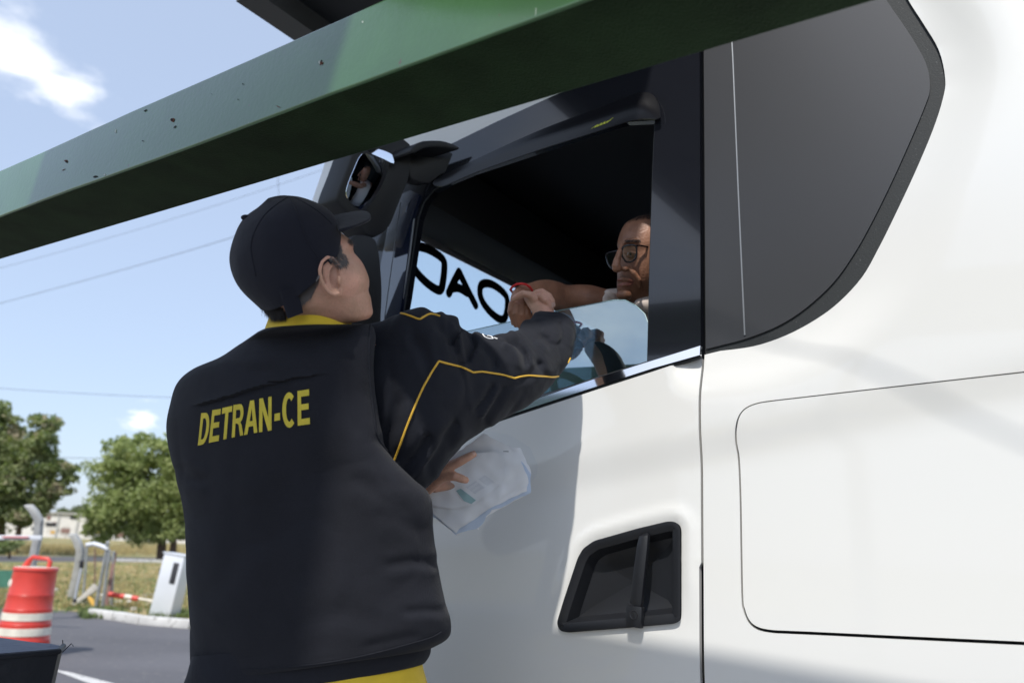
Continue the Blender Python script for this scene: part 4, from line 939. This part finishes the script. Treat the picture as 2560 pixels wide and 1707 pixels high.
if all(p is not None for p in P): mk('print', [p+(CAM-p).normalized()*.0022 for p in P], f_, M['teal'], s1, smooth=False)
MB().box(U(1265, 1128, 1.765), .012, .001, .002).build('clip', M['grey_trim'], pp, smooth=False)

# ================================================================= DRIVER
drv = empty('person', U(1600, 1000, 2.40), 'driver in glasses and pale shirt inside the truck window, arm stretched out', 'person')
b = MB()
b.loft([(1598, 540, 1648, 532, 2.27, .035), (1566, 556, 1678, 540, 2.265, .064), (1551, 580, 1694, 565, 2.262, .078), (1545, 600, 1700, 590, 2.26, .083), (1543, 614, 1702, 606, 2.26, .084), (1547, 628, 1702, 622, 2.26, .082), (1546, 642, 1700, 640, 2.26, .081), (1544, 660, 1694, 660, 2.26, .079), (1543, 680, 1688, 682, 2.26, .075), (1543, 698, 1680, 704, 2.262, .070), (1542, 712, 1668, 722, 2.264, .064), (1543, 728, 1655, 740, 2.266, .056), (1548, 745, 1640, 755, 2.27, .045), (1566, 758, 1620, 764, 2.27, .022)], 5, 44)
b.loft([(1556, 735, 1650, 715, 2.29, .052), (1553, 770, 1655, 770, 2.30, .056), (1540, 830, 1680, 820, 2.33, .07), (1500, 930, 1750, 930, 2.37, .10), (1490, 1150, 1760, 1150, 2.40, .10)], 5, 28)
# face: nose, wing, brow, lips, eye, cheek fold
b.tube([U(1556, 610, 2.185), U(1550, 628, 2.170), U(1543, 650, 2.160), U(1540, 668, 2.158)], [.007, .0078, .0105, .013], 12)
b.ball(U(1543, 671, 2.160), .0145, .013, .011); b.ball(U(1562, 673, 2.166), .010, .010, .008)
b.tube([U(1549, 612, 2.195), U(1565, 603, 2.184), U(1588, 602, 2.184), U(1606, 610, 2.192)], [.006, .008, .008, .005], 10)
b.tube([U(1544, 701, 2.186), U(1556, 698, 2.176), U(1570, 700, 2.178), U(1586, 706, 2.188)], [.005, .0062, .0058, .003], 10)
b.tube([U(1546, 713, 2.188), U(1557, 713, 2.178), U(1570, 712, 2.180), U(1583, 708, 2.188)], [.005, .0068, .006, .003], 10)
b.ball(U(1560, 738, 2.190), .022, .018, .016)
b.tube([U(1568, 668, 2.178), U(1583, 682, 2.176), U(1596, 700, 2.182), U(1600, 718, 2.190)], [.007, .009, .009, .006], 10)
b.ball(U(1575, 637, 2.188), .014, .012, .010)
b.tube([U(1560, 634, 2.184), U(1574, 629, 2.176), U(1592, 634, 2.184)], .0035, 8)
# outstretched arm
b.loft([(1545, 728, 1550, 800, 2.36, .05), (1515, 722, 1520, 790, 2.35, .052), (1480, 713, 1486, 786, 2.34, .050), (1448, 711, 1450, 782, 2.33, .047), (1418, 712, 1420, 782, 2.31, .045), (1398, 705, 1398, 780, 2.27, .044), (1370, 699, 1368, 770, 2.21, .040), (1345, 701, 1345, 757, 2.16, .033), (1325, 707, 1326, 748, 2.12, .028), (1302, 713, 1304, 748, 2.09, .024), (1288, 722, 1292, 762, 2.075, .021), (1280, 740, 1300, 780, 2.07, .017)], 5, 30)
b.loft([(1282, 726, 1330, 732, 2.075, .018), (1276, 745, 1330, 750, 2.07, .018), (1275, 762, 1328, 768, 2.065, .015), (1280, 775, 1324, 780, 2.062, .010)], 4, 22)
for pts in [[(1282, 755, 2.052), (1277, 778, 2.046), (1284, 800, 2.050), (1292, 816, 2.06)], [(1294, 760, 2.048), (1290, 784, 2.040), (1297, 806, 2.046), (1304, 822, 2.055)], [(1306, 762, 2.048), (1305, 788, 2.040), (1312, 808, 2.046), (1316, 820, 2.055)], [(1317, 764, 2.050), (1319, 786, 2.042), (1326, 800, 2.048), (1328, 808, 2.055)], [(1290, 770, 2.075), (1284, 795, 2.085), (1286, 812, 2.08)]]:
    b.tube([U(*p) for p in pts], [.0105, .0100, .0090, .0070][:len(pts)], 12)
b.tube([U(1740, 800, 2.45), U(1790, 1000, 2.45), U(1700, 1120, 2.25)], [.05, .045, .035], 14)
body2 = remesh(b, 'body', [M['skin2'], M['lip'], M['eyewhite'], M['brow']], drv, .0023, 3, .5)
paint(body2, [(U(1548+4*k, 700-abs(k-3)*-.4, 2.180), .0062) for k in range(9)] + [(U(1548+4*k, 712-k*.3, 2.180), .0075) for k in range(9)], 1)
paint(body2, [(U(1560, 676, 2.152), .004), (U(1546, 678, 2.146), .003), (U(1566, 706, 2.172), .0012)], 3)
D2 = bvh_of(body2)
strands('eyebrow', [(1553, 604), (1568, 599), (1592, 599), (1600, 603), (1592, 604), (1568, 605)], 90, .005, (8, 3), M['brow'], drv, D2)
strands('moustache', [(1546, 686), (1556, 684), (1580, 690), (1590, 700), (1570, 695), (1548, 694)], 120, .0025, (1, 6), M['hairgrey'], drv, D2, .0005)
strands('hair', [(1572, 552), (1600, 538), (1650, 530), (1690, 545), (1700, 600), (1680, 570), (1640, 545), (1600, 546)], 900, .012, (6, -4), M['brow'], drv, D2)
mb = MB()
for pts in [[(1568, 632), (1575, 629), (1585, 632), (1588, 637), (1578, 641), (1568, 638)]]:
    P = [cast(D2, x, y) for x, y in pts]; P = [h+n_*.0008 for h, n_ in P if h is not None]
    if len(P) > 3: mk('eye', P, [tuple(range(len(P)))], M['eyewhite'], drv, smooth=False)
P = [cast(D2, 1576+3.2*math.cos(a*.7), 635+3.4*math.sin(a*.7)) for a in range(9)]; P = [h+n_*.0014 for h, n_ in P if h is not None]
if len(P) > 3: mk('iris', P, [tuple(range(len(P)))], M['brow'], drv, smooth=False)
# spectacles
Z3 = lambda x, y: (1200+x/3.92, 500+y/3.92)
sp_ = MB(); r1 = smoothloop([Z3(*p) for p in [(1388, 505), (1405, 462), (1460, 442), (1525, 450), (1535, 500), (1528, 560), (1495, 600), (1440, 608), (1405, 570)]], 4)
zl = lambda x: 2.158 + (x-1560)*-.0002 if x < 1600 else 2.150+(x-1600)*.0012
L1_ = [U(x, y, 2.167 - (x-1555)*.0001) for x, y in r1]; sp_.tube(L1_+[L1_[0]], .0025, 8, False)
r2 = smoothloop([Z3(*p) for p in [(1378, 510), (1350, 500), (1290, 510), (1245, 525), (1238, 560), (1260, 630), (1290, 672), (1310, 650), (1345, 590), (1375, 545)]], 4)
L2_ = [U(x, y, 2.167 + (1550-x)*.0011) for x, y in r2]; sp_.tube(L2_+[L2_[0]], .0025, 8, False)
sp_.tube([U(*Z3(1378, 512), 2.166), U(*Z3(1392, 508), 2.166)], .002, 8)
sp_.tube([U(*Z3(1525, 450), 2.164), U(*Z3(1560, 446), 2.168), U(*Z3(1620, 455), 2.172), U(*Z3(1700, 468), 2.20), U(*Z3(1850, 480), 2.30)], .0026, 8)
gs = sp_.build('spectacles', M['frame'], drv)
mk('lens', L1_, [tuple(range(len(L1_)))], M['lens'], gs, smooth=False); mk('lens', L2_, [tuple(range(len(L2_)))], M['lens'], gs, smooth=False)
# shirt
b = MB(); b.loft([(1552, 752, 1658, 735, 2.30, .062), (1535, 757, 1690, 745, 2.32, .085), (1505, 762, 1740, 770, 2.34, .105), (1485, 840, 1770, 850, 2.36, .13), (1480, 1000, 1790, 1000, 2.38, .14), (1480, 1180, 1790, 1180, 2.40, .15)], 8, 60, disp=lambda P, n_, sa: n_*noise.noise(P*14)*.006)
b.loft([(1552, 722, 1560, 800, 2.36, .06), (1528, 721, 1530, 795, 2.352, .063), (1507, 724, 1514, 792, 2.35, .061), (1502, 727, 1510, 790, 2.35, .054)], 6, 40, cap=False, disp=lambda P, n_, sa: n_*noise.noise(P*20)*.004)
b.loft([(1582, 768, 1640, 790, 2.235, .016), (1588, 752, 1650, 770, 2.23, .018), (1602, 734, 1665, 745, 2.235, .016), (1618, 716, 1670, 720, 2.245, .008)], 6, 30)
b.loft([(1510, 730, 1540, 752, 2.28, .01), (1516, 724, 1538, 734, 2.285, .012)], 4, 20)
b.build('shirt', M['shirt'], drv)
b = MB(); b.box(TS(.95, -.75, 1.86), .5, .34, .22, MT); b.build('trousers', M['trousers'], drv, bevel=.06)
c = U(1304, 731, 2.10); ring_ = [c + (U(1304+28*math.cos(a*math.pi/14), 731+20*math.sin(a*math.pi/14)+4*math.cos(a*math.pi/14), 2.10)-c) - (CAM-c).normalized()*(-.026*math.sin(-a*math.pi/14+2.4)) for a in range(29)]
MB().tube([U(1276, 724, 2.088), U(1282, 716, 2.075), U(1292, 710.5, 2.066), U(1304, 709, 2.064), U(1315, 711, 2.066), U(1324, 717, 2.074), U(1330, 725, 2.085), U(1330, 738, 2.10), U(1312, 748, 2.12), U(1290, 742, 2.12), U(1276, 724, 2.088)], .0032, 8, False).build('red_bracelet', M['red'], drv)

# ================================================================= BACKGROUND THINGS
def gpos(x, ybase): return G(x, ybase)
# traffic barrel
bc = G(48, 1640); bar_ = empty('traffic_barrel', bc, 'red plastic traffic barrel with two worn white bands and a moulded handle on top', 'traffic barrel')
k_ = (bc-CAM).length/FPX; Hb = 1.0
prof = []; zz = 0
for z0, z1, r0 in [(0, .20, .335), (.20, .40, .315), (.40, .585, .298), (.585, .77, .283), (.77, 1.09, .27)]:
    prof += [(r0+.004, z0+.004), (r0+.008, z0+.015), (r0, z0+.03), (r0-.008, z1-.012), (r0-.006, z1)]
prof += [(.276, 1.10), (.27, 1.13), (.255, 1.14), (.24, 1.125), (.001, 1.125)]
MB().lathe(bc, [(.33, 0)]+prof, 56).build('barrel_body', M['redplastic'], bar_)
for z0, z1, r0 in [(.275, .375, .3170), (.465, .562, .3000)]:
    MB().lathe(bc, [(r0-.012, z0), (r0+.002, z0+.003), (r0-.004, z1-.003), (r0-.016, z1)], 56).build('white_band', M['bandw'], bar_)
MB().lathe(bc, [(.262, 1.128), (.262, 1.138), (.20, 1.142), (.001, 1.142)], 48).build('barrel_lid', M['bandw'], bar_)
rt = RM @ Vector((1, 0, 0)); rt = Vector((rt.x, rt.y, 0)).normalized(); c = bc+UP*1.13+rt*.04
MB().tube([c-rt*.19, c-rt*.15+UP*.09, c-rt*.11+UP*.135, c+rt*.10+UP*.12, c+rt*.135+UP*.08, c+rt*.13], [.05, .036, .028, .026, .03, .032], 12).build('handle', M['redplastic'], bar_)
dd = (CAM-bc); dd.z = 0; dd.normalize(); e_ = bc+UP*.93 + (dd*.2-rt*.20)*1.0
MB().lathe(bc + UP*.93 + (dd*.55-rt*.84).normalized()*.268, [(.001, .008), (.045, .006), (.05, 0)], 20, Matrix((rt*.55+dd*.84, UP, (dd*.55-rt*.84).normalized())).transposed()).build('reflector', M['bandw'], bar_)
# black draped case at lower left
o1 = U(152, 1614, 2.2); fwd = Vector((-.12, 1, 0)).normalized(); lf = Vector((-1, -.12, 0)).normalized(); e0 = o1
fr_ = U(128, 1640, 1.55)
tp0 = [U(146, 1617, 2.1), U(-260, 1552, 2.45), U(-420, 1600, 1.75), U(128, 1642, 1.55)]
zt = sum(p.z for p in tp0)/4
def onz(x, y, z): d = U(x, y, 1)-CAM; return CAM + d*((z-CAM.z)/d.z)
zt = 1.40
tp0 = [onz(150, 1616, zt), onz(-250, 1565, zt), onz(-420, 1665, zt), onz(-10, 1645, zt)]
tp0 = [onz(151, 1613, zt), onz(-300, 1552, zt), onz(-500, 1680, zt), onz(140, 1626, zt-.0)]
cs = empty('draped_case', Vector((tp0[3].x, tp0[3].y, 0)), 'black cloth covered case with a bluish top at the lower left corner', 'case')
mb = MB(); top = [p for p in tp0]; bot = [Vector((p.x, p.y, 0)) + (Vector((-.05, -.02, 0)) if i in (0, 3) else Vector((0, 0, 0))) for i, p in enumerate(tp0)]
v_, f_, l_ = fill([(0, 0), (1, 0), (1, 1), (0, 1)], [], .07)
mapt = lambda u, v: (top[0].lerp(top[1], u)).lerp(top[3].lerp(top[2], u), v) + UP*(noise.noise(Vector((u*9, v*2, 3)))*.004)
sheet('case_top', [(0, 0), (1, 0), (1, 1), (0, 1)], mapt, M['bluecloth'], cs, [], .05, .012, back=-UP)
mb = MB(); c_ = sum(top, Vector())/4
tt = [p + (p-c_).normalized()*.006 - UP*.004 for p in top]; bb_ = [Vector((p.x, p.y, 0)) for p in bot]
mb.add(tt+bb_, [(0, 1, 5, 4), (1, 2, 6, 5), (2, 3, 7, 6), (3, 0, 4, 7), (4, 5, 6, 7)]); mb.build('case_side', M['blackcloth'], cs, smooth=False)
MB().tube([tt[3]+UP*.003, tt[0]+UP*.003], .006, 8).tube([tt[2]+UP*.003, tt[3]+UP*.003], .006, 8).build('hem_roll', M['blackcloth'], cs)
MB().tube([tt[0]-UP*.01, tt[0]+Vector((.012, .01, .008)), tt[0]+Vector((.022, 0, .004))], .001, 6).tube([tt[0]+UP*.0, tt[0]+Vector((-.004, .0, .016))], .001, 6).build('loose_thread', M['blackcloth'], cs)
# concrete posts
def post(name, pts, wpx, dist, label, m=M['concrete'], group=None):
    P = [U(x, y, dist) for x, y in pts]; w = wpx/FPX*dist/2; mb_ = MB(); vs = []
    rtv = (RM @ Vector((1, 0, 0))).normalized(); fw = (RM @ Vector((0, 0, -1))).normalized(); P[-1] = Vector((P[-1].x, P[-1].y, 0))
    for p in P: vs += [p-rtv*w-fw*w, p+rtv*w-fw*w, p+rtv*w+fw*w, p-rtv*w+fw*w]
    fs = [(4*i+k, 4*i+(k+1) % 4, 4*i+4+(k+1) % 4, 4*i+4+k) for i in range(len(P)-1) for k in range(4)] + [(3, 2, 1, 0), tuple(4*(len(P)-1)+k for k in range(4))]
    o_ = mb_.add(vs, fs).build(name, m, None, bevel=.015); return tag(o_, label, 'post', group)
post('concrete_post', [(71, 1262), (84, 1276), (98, 1300), (94, 1345), (80, 1410), (60, 1530)], 17, 14.5, 'tall concrete fence post with bent top behind the traffic barrel', group='bent concrete fence posts')
p2 = post('concrete_post', [(181, 1334), (193, 1352), (201, 1374), (197, 1410), (186, 1460), (179, 1490)], 16, 19.0, 'shorter leaning concrete fence post beside the broken pipe frame', group='bent concrete fence posts')
# barrier arm
a_ = U(-420, 1338, 13.0); b_ = U(105, 1344, 13.0); ba = empty('barrier_arm', Vector((a_.x, a_.y, 0)), 'white horizontal barrier arm with a faded red stripe at the left edge', 'barrier')
d_ = (b_-a_).normalized(); Mb = Matrix((d_, d_.cross(UP).normalized(), d_.cross(UP).normalized().cross(d_)*-1)).transposed()
MB().box((a_+b_)/2, (b_-a_).length, .05, .075, Mb).build('arm', M['kiosk'], ba, bevel=.01)
q1 = U(8, 1341, 12.96); q2 = U(72, 1343, 12.96); MB().box((q1+q2)/2, (q2-q1).length, .06, .022, Mb).build('red_stripe', M['lens_red'], ba, smooth=False)
MB().box(Vector((a_.x, a_.y, .5)), .25, .25, 1.1).build('barrier_post', M['kiosk'], ba, bevel=.02)
# kiosk
kb = G(410, 1540); Mk = Matrix.Rotation(R(6), 3, 'Y') @ Matrix.Rotation(R(-14), 3, 'Z'); kk = empty('access_terminal', kb, 'light grey metal access terminal with dark slot standing on the verge behind the kerb', 'terminal')
MB().box(kb+Mk @ UP*.62, .50, .34, 1.24, Mk).build('cabinet', M['kiosk'], kk, bevel=.02)
MB().box(kb+Mk @ UP*.88 + Mk @ Vector((.11, -.175, 0)), .13, .02, .42, Mk).build('dark_slot', M['dark'], kk, bevel=.006)
MB().box(kb+Mk @ UP*.86 + Mk @ Vector((-.30, -.02, 0)), .10, .12, .15, Mk).build('side_reader', M['dark'], kk, bevel=.03)
MB().box(kb+Mk @ UP*1.25, .54, .38, .03, Mk).build('cap_plate', M['kiosk'], kk, bevel=.01)
# bent pipe frame
pf = empty('pipe_frame', U(250, 1515, 17)*Vector((1, 1, 0)) if False else Vector((G(250, 1515).x, G(250, 1515).y, 0)), 'bent galvanised pipe frame with a rusty panel standing on the verge', 'pipe frame')
dz = 17.0
def base0(x, y, d): p = U(x, y, d); return p
MB().tube([U(270, 1353, dz), U(262, 1400, dz), U(250, 1460, dz), U(240, 1516, dz)], .035, 10).build('leg', M['pipe'], pf)
MB().tube([U(274, 1375, dz), U(268, 1420, dz), U(262, 1470, dz), U(256, 1518, dz)], .035, 10).build('leg', M['pipe'], pf)
MB().tube([U(216, 1362, dz), U(235, 1359, dz), U(252, 1364, dz), U(270, 1372, dz)], .05, 10).build('top_rail', M['kiosk'], pf)
MB().tube([U(217, 1362, dz+2), U(214, 1420, dz+2), U(208, 1488, dz+2)], .03, 10).build('leg', M['pipe'], pf)
MB().tube([U(237, 1372, dz+2), U(238, 1430, dz+2), U(236, 1470, dz+2)], .018, 8).build('rod', M['rustbrown'], pf)
MB().tube([U(284, 1378, dz+.5), U(282, 1440, dz+.5), U(278, 1512, dz+.5)], .03, 10).build('leg', M['pipe'], pf)
MB().box((U(279, 1380, dz+.4)+U(274, 1512, dz+.4))/2, .08, .02, 1.15).build('rusty_panel', M['rustbrown'], pf)
sg_ = MB().tube([U(206, 1412, 16.5), U(196, 1455, 16.5), U(187, 1500, 16.5)], .03, 10); so = empty('leaning_strut', Vector((U(187, 1500, 16.5).x, U(187, 1500, 16.5).y, 0)), 'thin white strut with black ends leaning against the concrete post', 'strut')
sg_.build('rod', M['kiosk'], so); MB().tube([U(205, 1401, 16.4), U(203, 1418, 16.4)], .045, 10).build('end_cap', M['dark'], so); MB().tube([U(187, 1497, 16.4), U(186, 1505, 16.4)], .04, 10).build('end_cap', M['dark'], so)
# fallen red and white arm
fa = empty('fallen_barrier_arm', G(330, 1500), 'broken red and white barrier arm lying on the grass by the terminal', 'barrier')
for i, (xa, xb, m) in enumerate([(272, 312, 'redplastic'), (312, 330, 'bandw'), (330, 346, 'redplastic'), (346, 384, 'bandw')]):
    f0 = lambda x: U(x, 1484+(x-272)*.16, 17.3); MB().tube([f0(xa+.3), f0(xb-.3)], .055 if i < 3 else .03, 10).build('arm_section', M[m], fa)
# litter and rubble
rb = MB(); random.seed(5)
for k in range(130):
    x = random.uniform(-40, 400); y = random.uniform(1470, 1506) if x < 200 else random.uniform(1492, 1528)-abs(x-300)*.05
    p = G(x, y); s_ = random.choice([.02, .03, .05, .09]); Mr = Matrix.Rotation(random.random()*6, 3, 'Z') @ Matrix.Rotation(random.random()*.6, 3, 'X')
    rb.box(p+UP*s_*.3, s_*random.uniform(.8, 2), s_, s_*random.uniform(.3, .8), Mr)
tag(rb.build('rubble', M['litter'], None, smooth=False), kind='stuff')
tag(MB().box(U(212, 1490, 17.5), .10, .08, .62, Matrix.Rotation(R(52), 3, 'Y')).box(U(222, 1482, 17.6), .14, .1, .42, Matrix.Rotation(R(38), 3, 'Y')).build('concrete_fragment', M['litter'], bevel=.015), 'broken piece of pale concrete propped beside the pipe frame', 'concrete piece')
tag(MB().tube([U(222, 1492, 17.2), U(230, 1502, 17.1), U(234, 1514, 17.0)], [.03, .05, .02], 8).build('orange_scrap', M['orange']), 'orange yellow scrap lying between post and pipe frame', 'scrap')
g0 = G(-120, 1474); g1 = G(38, 1472)
tag(MB().add([g0, g1, g1+UP*.50, g0+UP*.50, g0+Vector((0, .05, 0)), g1+Vector((0, .05, 0)), g1+Vector((0, .05, .50)), g0+Vector((0, .05, .50))], [(0, 1, 2, 3), (7, 6, 5, 4), (3, 2, 6, 7), (1, 5, 6, 2), (0, 3, 7, 4)]).build('green_board', M['greenboard'], None, smooth=False), 'low green painted board standing left of the traffic barrel', 'board')
# grass tufts
def tufts(name, area, n, h, m):
    mb_ = MB()
    for _ in range(n):
        x, y = area(); p = G(x, y); k = random.uniform(.6, 1.3)*h
        for j in range(5):
            a = random.random()*6.28; d = Vector((math.cos(a), math.sin(a), 0)); q = p+d*random.uniform(0, .12); sdv = Vector((-d.y, d.x, 0))*.012
            mb_.add([q-sdv, q+sdv, q+d*k*.4+UP*k], [(0, 1, 2)])
    return tag(mb_.build(name, m, None, smooth=False, recalc=False), kind='stuff')
M['dry'] = mat('dry_grass_blades', (.36, .29, .13), .8, var=.3, vscale=3); M['grn'] = mat('green_grass_blades', (.14, .19, .06), .8, var=.3, vscale=3)
def ar(x0, x1, y0, y1): return lambda: (random.uniform(x0, x1), random.uniform(y0, y1))
tufts('grass', ar(-60, 480, 1410, 1520), 2600, .10, M['dry'])
tufts('grass', ar(-60, 480, 1410, 1532), 1500, .09, M['grn'])
tufts('grass', ar(-200, 700, 1366, 1388), 2600, .55, M['dry'])
tufts('weeds', ar(205, 290, 1524, 1546), 240, .10, M['grn'])
tufts('weeds', ar(380, 470, 1530, 1545), 160, .12, M['grn'])
wk = [G(290, 1402), G(420, 1406), G(760, 1412)]
mb = MB()
for a, b2 in zip(wk, wk[1:]): mb.add([a+UP*.0, b2, b2+UP*.16, a+UP*.16, a+Vector((0, .3, .16)), b2+Vector((0, .3, .16))], [(0, 1, 2, 3), (3, 2, 5, 4)])
tag(mb.build('far_kerb', M['kerb'], None, smooth=False), 'long pale kerb of the far road behind the terminal', 'kerb')
# building beyond
DB = 150.0
def Bp(x, y, d=DB): return U(x, y, d)
l0 = Bp(-320, 1300); r0 = Bp(760, 1310); ax_ = (r0-l0); ax_.z = 0; Lb = ax_.length; ax_.normalize(); nb = Vector((ax_.y, -ax_.x, 0))
if nb.dot(CAM-l0) < 0: nb = -nb
o0 = Vector((l0.x, l0.y, 0)); Hbld = U(150, 1283, DB).z; MBd = Matrix((ax_, -nb, UP)).transposed()
bl = empty('building', o0, 'long low whitewashed building with small dark openings beyond the far road', 'building')
MB().box(o0+ax_*Lb/2+UP*Hbld/2 - nb*4, Lb, 8, Hbld, MBd).build('wall', M['wallw'], bl, smooth=False)
MB().box(o0+ax_*Lb/2+UP*(Hbld+.1) - nb*4, Lb+1, 9, .25, MBd).build('roof_edge', M['concrete'], bl, smooth=False)
random.seed(21)
for k in range(58):
    x = random.uniform(.1, .92)*Lb; z = random.choice([1.3, 2.6, 3.7])+random.uniform(-.3, .3)
    if z > Hbld-.5: continue
    MB().box(o0+ax_*x+UP*z+nb*.03, random.uniform(.5, 2.2), .12, random.uniform(.4, .9), MBd).build('window', M['dark'] if random.random() < .5 else M['rustbrown'] if random.random() < .5 else M['orange'], bl, smooth=False)
for k in range(22): MB().box(o0+ax_*(k+.5)*Lb/22+UP*Hbld/2+nb*.1, .35, .2, Hbld, MBd).build('pilaster', M['concrete'], bl, smooth=False)
# trees
def tree(name, cx, ybase, d, blobs, leaf, nleaf, m, label, trunks, ls=.28, seed=1):
    random.seed(seed); base_ = G(cx, ybase); base_ = Vector((U(cx, ybase, d).x, U(cx, ybase, d).y, 0)); root = empty(name, base_, label, 'tree', None)
    mb_ = MB(); mw = FPX/d
    tot = sum(b_[2]*b_[3] for b_ in blobs)
    for bx, by, rx, ry in blobs:
        c = U(bx, by, d); RX, RY = rx/mw, ry/mw; n_ = int(nleaf*rx*ry/tot); sub = max(6, n_//90)
        for s_ in range(sub):
            a = random.random()*6.283; el = math.asin(random.uniform(-1, 1)); rr = random.uniform(.35, 1.0)
            sc = c + Vector((math.cos(a)*math.cos(el)*RX*rr, math.sin(a)*math.cos(el)*RX*rr, math.sin(el)*RY*rr)); sr = random.uniform(.2, .42)*min(RX, RY)+.3
            for _ in range(n_//sub):
                g = Vector([random.gauss(0, 1) for _ in range(3)]); g = g*(sr*random.random()**.5/ max(.01, g.length)); g.z *= .6
                p = sc+g; u_ = Vector([random.gauss(0, 1) for _ in range(3)]).normalized(); w_ = u_.orthogonal().normalized(); l = ls*random.uniform(.5, 1.3)
                mb_.add([p-u_*l*.5, p+w_*l*.22, p+u_*l*.5, p-w_*l*.22], [(0, 1, 2, 3)])
    mb_.build('crown', m, root, smooth=False, recalc=False)
    tb = MB()
    for pts, rad in trunks: tb.tube([U(x, y, d) if i else Vector((U(x, y, d).x, U(x, y, d).y, -.05)) for i, (x, y) in enumerate(pts)], rad, 9)
    for bx, by, rx, ry in blobs[:9]:
        s_ = U(*trunks[0][0][-1], d); tb.tube([s_, s_.lerp(U(bx, by, d), .5)+UP*.3, U(bx, by+ry*.3, d)], [.12, .08, .03], 6)
    tb.build('trunk', M['bark'], root)
tree('tree', 408, 1392, 50, [(330, 1240, 95, 85), (420, 1220, 100, 95), (290, 1180, 60, 60), (350, 1140, 80, 50), (440, 1130, 70, 50), (260, 1290, 45, 60), (330, 1320, 70, 45), (410, 1330, 60, 40), (480, 1250, 80, 90), (240, 1330, 30, 40), (300, 1110, 26, 20), (520, 1180, 80, 80)], None, 34000, M['leafA'], 'dense round green tree standing behind the terminal on the verge', [([(404, 1396), (405, 1350), (408, 1310)], [.32, .26, .2]), ([(430, 1396), (434, 1360), (438, 1310)], [.26, .2, .14])], .30, 3)
tree('tree', 5, 1370, 50, [(30, 1180, 70, 60), (-20, 1220, 90, 90), (70, 1130, 55, 60), (10, 1080, 60, 55), (110, 1090, 40, 55), (120, 1180, 40, 60), (60, 1260, 70, 45), (-30, 1120, 70, 70), (150, 1180, 30, 35), (165, 1210, 22, 26), (0, 1030, 25, 25), (110, 1250, 30, 30), (30, 1300, 60, 22), (90, 1050, 22, 18), (-60, 1290, 60, 40)], None, 24000, M['leafB'], 'loose dark and dry leaved tree at the left edge of the picture', [([(0, 1375), (2, 1300), (10, 1230)], [.34, .28, .2]), ([(40, 1375), (50, 1310), (70, 1240)], [.2, .16, .1])], .34, 8)
random.seed(31)
for k, (x, w_, t_) in enumerate([(-80, 130, 1262), (170, 60, 1262), (215, 50, 1255), (560, 120, 1255), (700, 130, 1262)]):
    tree('distant_tree', x, 1335, 185, [(x, t_+24, w_*.6, 22), (x+w_*.4, t_+30, w_*.4, 18), (x-w_*.4, t_+32, w_*.4, 18)], None, 900, M['leafC'],
         ['hazy low tree beyond the building at the far left', 'hazy low tree beyond the building, just right of the left tree', 'hazy low tree beyond the building, close left of the round green tree', 'hazy low tree beyond the building hidden behind the officer', 'hazy low tree beyond the building furthest right behind the truck'][k], [([(x, 1335), (x, t_+40)], [.4, .3])], 1.4, 40+k)
# bush at left of verge
tree('shrub', 25, 1380, 42, [(22, 1362, 26, 14), (0, 1370, 30, 12)], None, 700, M['leafB'], 'low dark shrub on the verge under the left tree', [([(25, 1386), (25, 1375)], [.08, .05])], .22, 77)
# overhead lines
def wire(pts, d, r, label):
    P = [U(x, y, dd_) for (x, y), dd_ in zip(pts, d)]; Q = []
    for i in range(25):
        t = i/24; a = P[0].lerp(P[-1], t); Q.append(a - UP*(.25*4*t*(1-t)) + (P[len(P)//2]-P[0].lerp(P[-1], .5))*(4*t*(1-t)))
    return tag(MB().tube(Q, r, 6).build('power_line', M['wire']), label, 'cable', 'thin overhead cables against the sky')
wire([(-900, 985), (-100, 768), (640, 575)], [34, 26, 20], .008, 'overhead cable rising to the right and ending behind the officer\'s cap')
wire([(-700, 830), (0, 655), (820, 420)], [34, 28, 24], .006, 'faint overhead cable just beneath the green beam')
wire([(695, 360), (699, 460), (706, 560)], [22, 22, 22], .007, 'short nearly upright cable between the beam and the top of the cap')
wire([(-300, 940), (200, 975), (900, 1005)], [60, 60, 60], .018, 'level overhead cable crossing the sky above the trees')
wire([(-200, 1120), (150, 1134), (700, 1150)], [55, 55, 55], .018, 'lowest overhead cable passing between the two trees')
c1 = TS(.63, 1.0, 3.56); c2 = TS(-4.2, 1.0, 1.15+.0)
sh = lambda s0, z0: TS(s0-.3355, 1.0, z0+1.342)
ca, cb = sh(.465, 2.107), sh(.068, 1.880); dv_ = (cb-ca)
tag(MB().tube([ca-dv_*.55, ca, cb, cb+dv_*4], .0032, 8).build('power_line', M['wire']), 'sloping cable hung from the canopy edge, casting a faint shadow on the truck', 'cable')
# sunlit foreground seen only in reflections: booth wall behind the camera
bo = empty('toll_booth', Vector((1.6, -6.5, 0)), 'small white walled toll booth on the far side of the lane behind the camera', 'building')
MB().box(Vector((1.8, -7.5, 1.4)), 3.0, 2.4, 2.8).build('wall', M['wallw'], bo, smooth=False); MB().box(Vector((1.8, -7.5, 2.9)), 3.6, 3.0, .16).build('roof', M['fascia'], bo, smooth=False)
MB().box(Vector((1.8, -6.28, 1.7)), 1.6, .06, .9).build('window', M['dark'], bo, smooth=False)
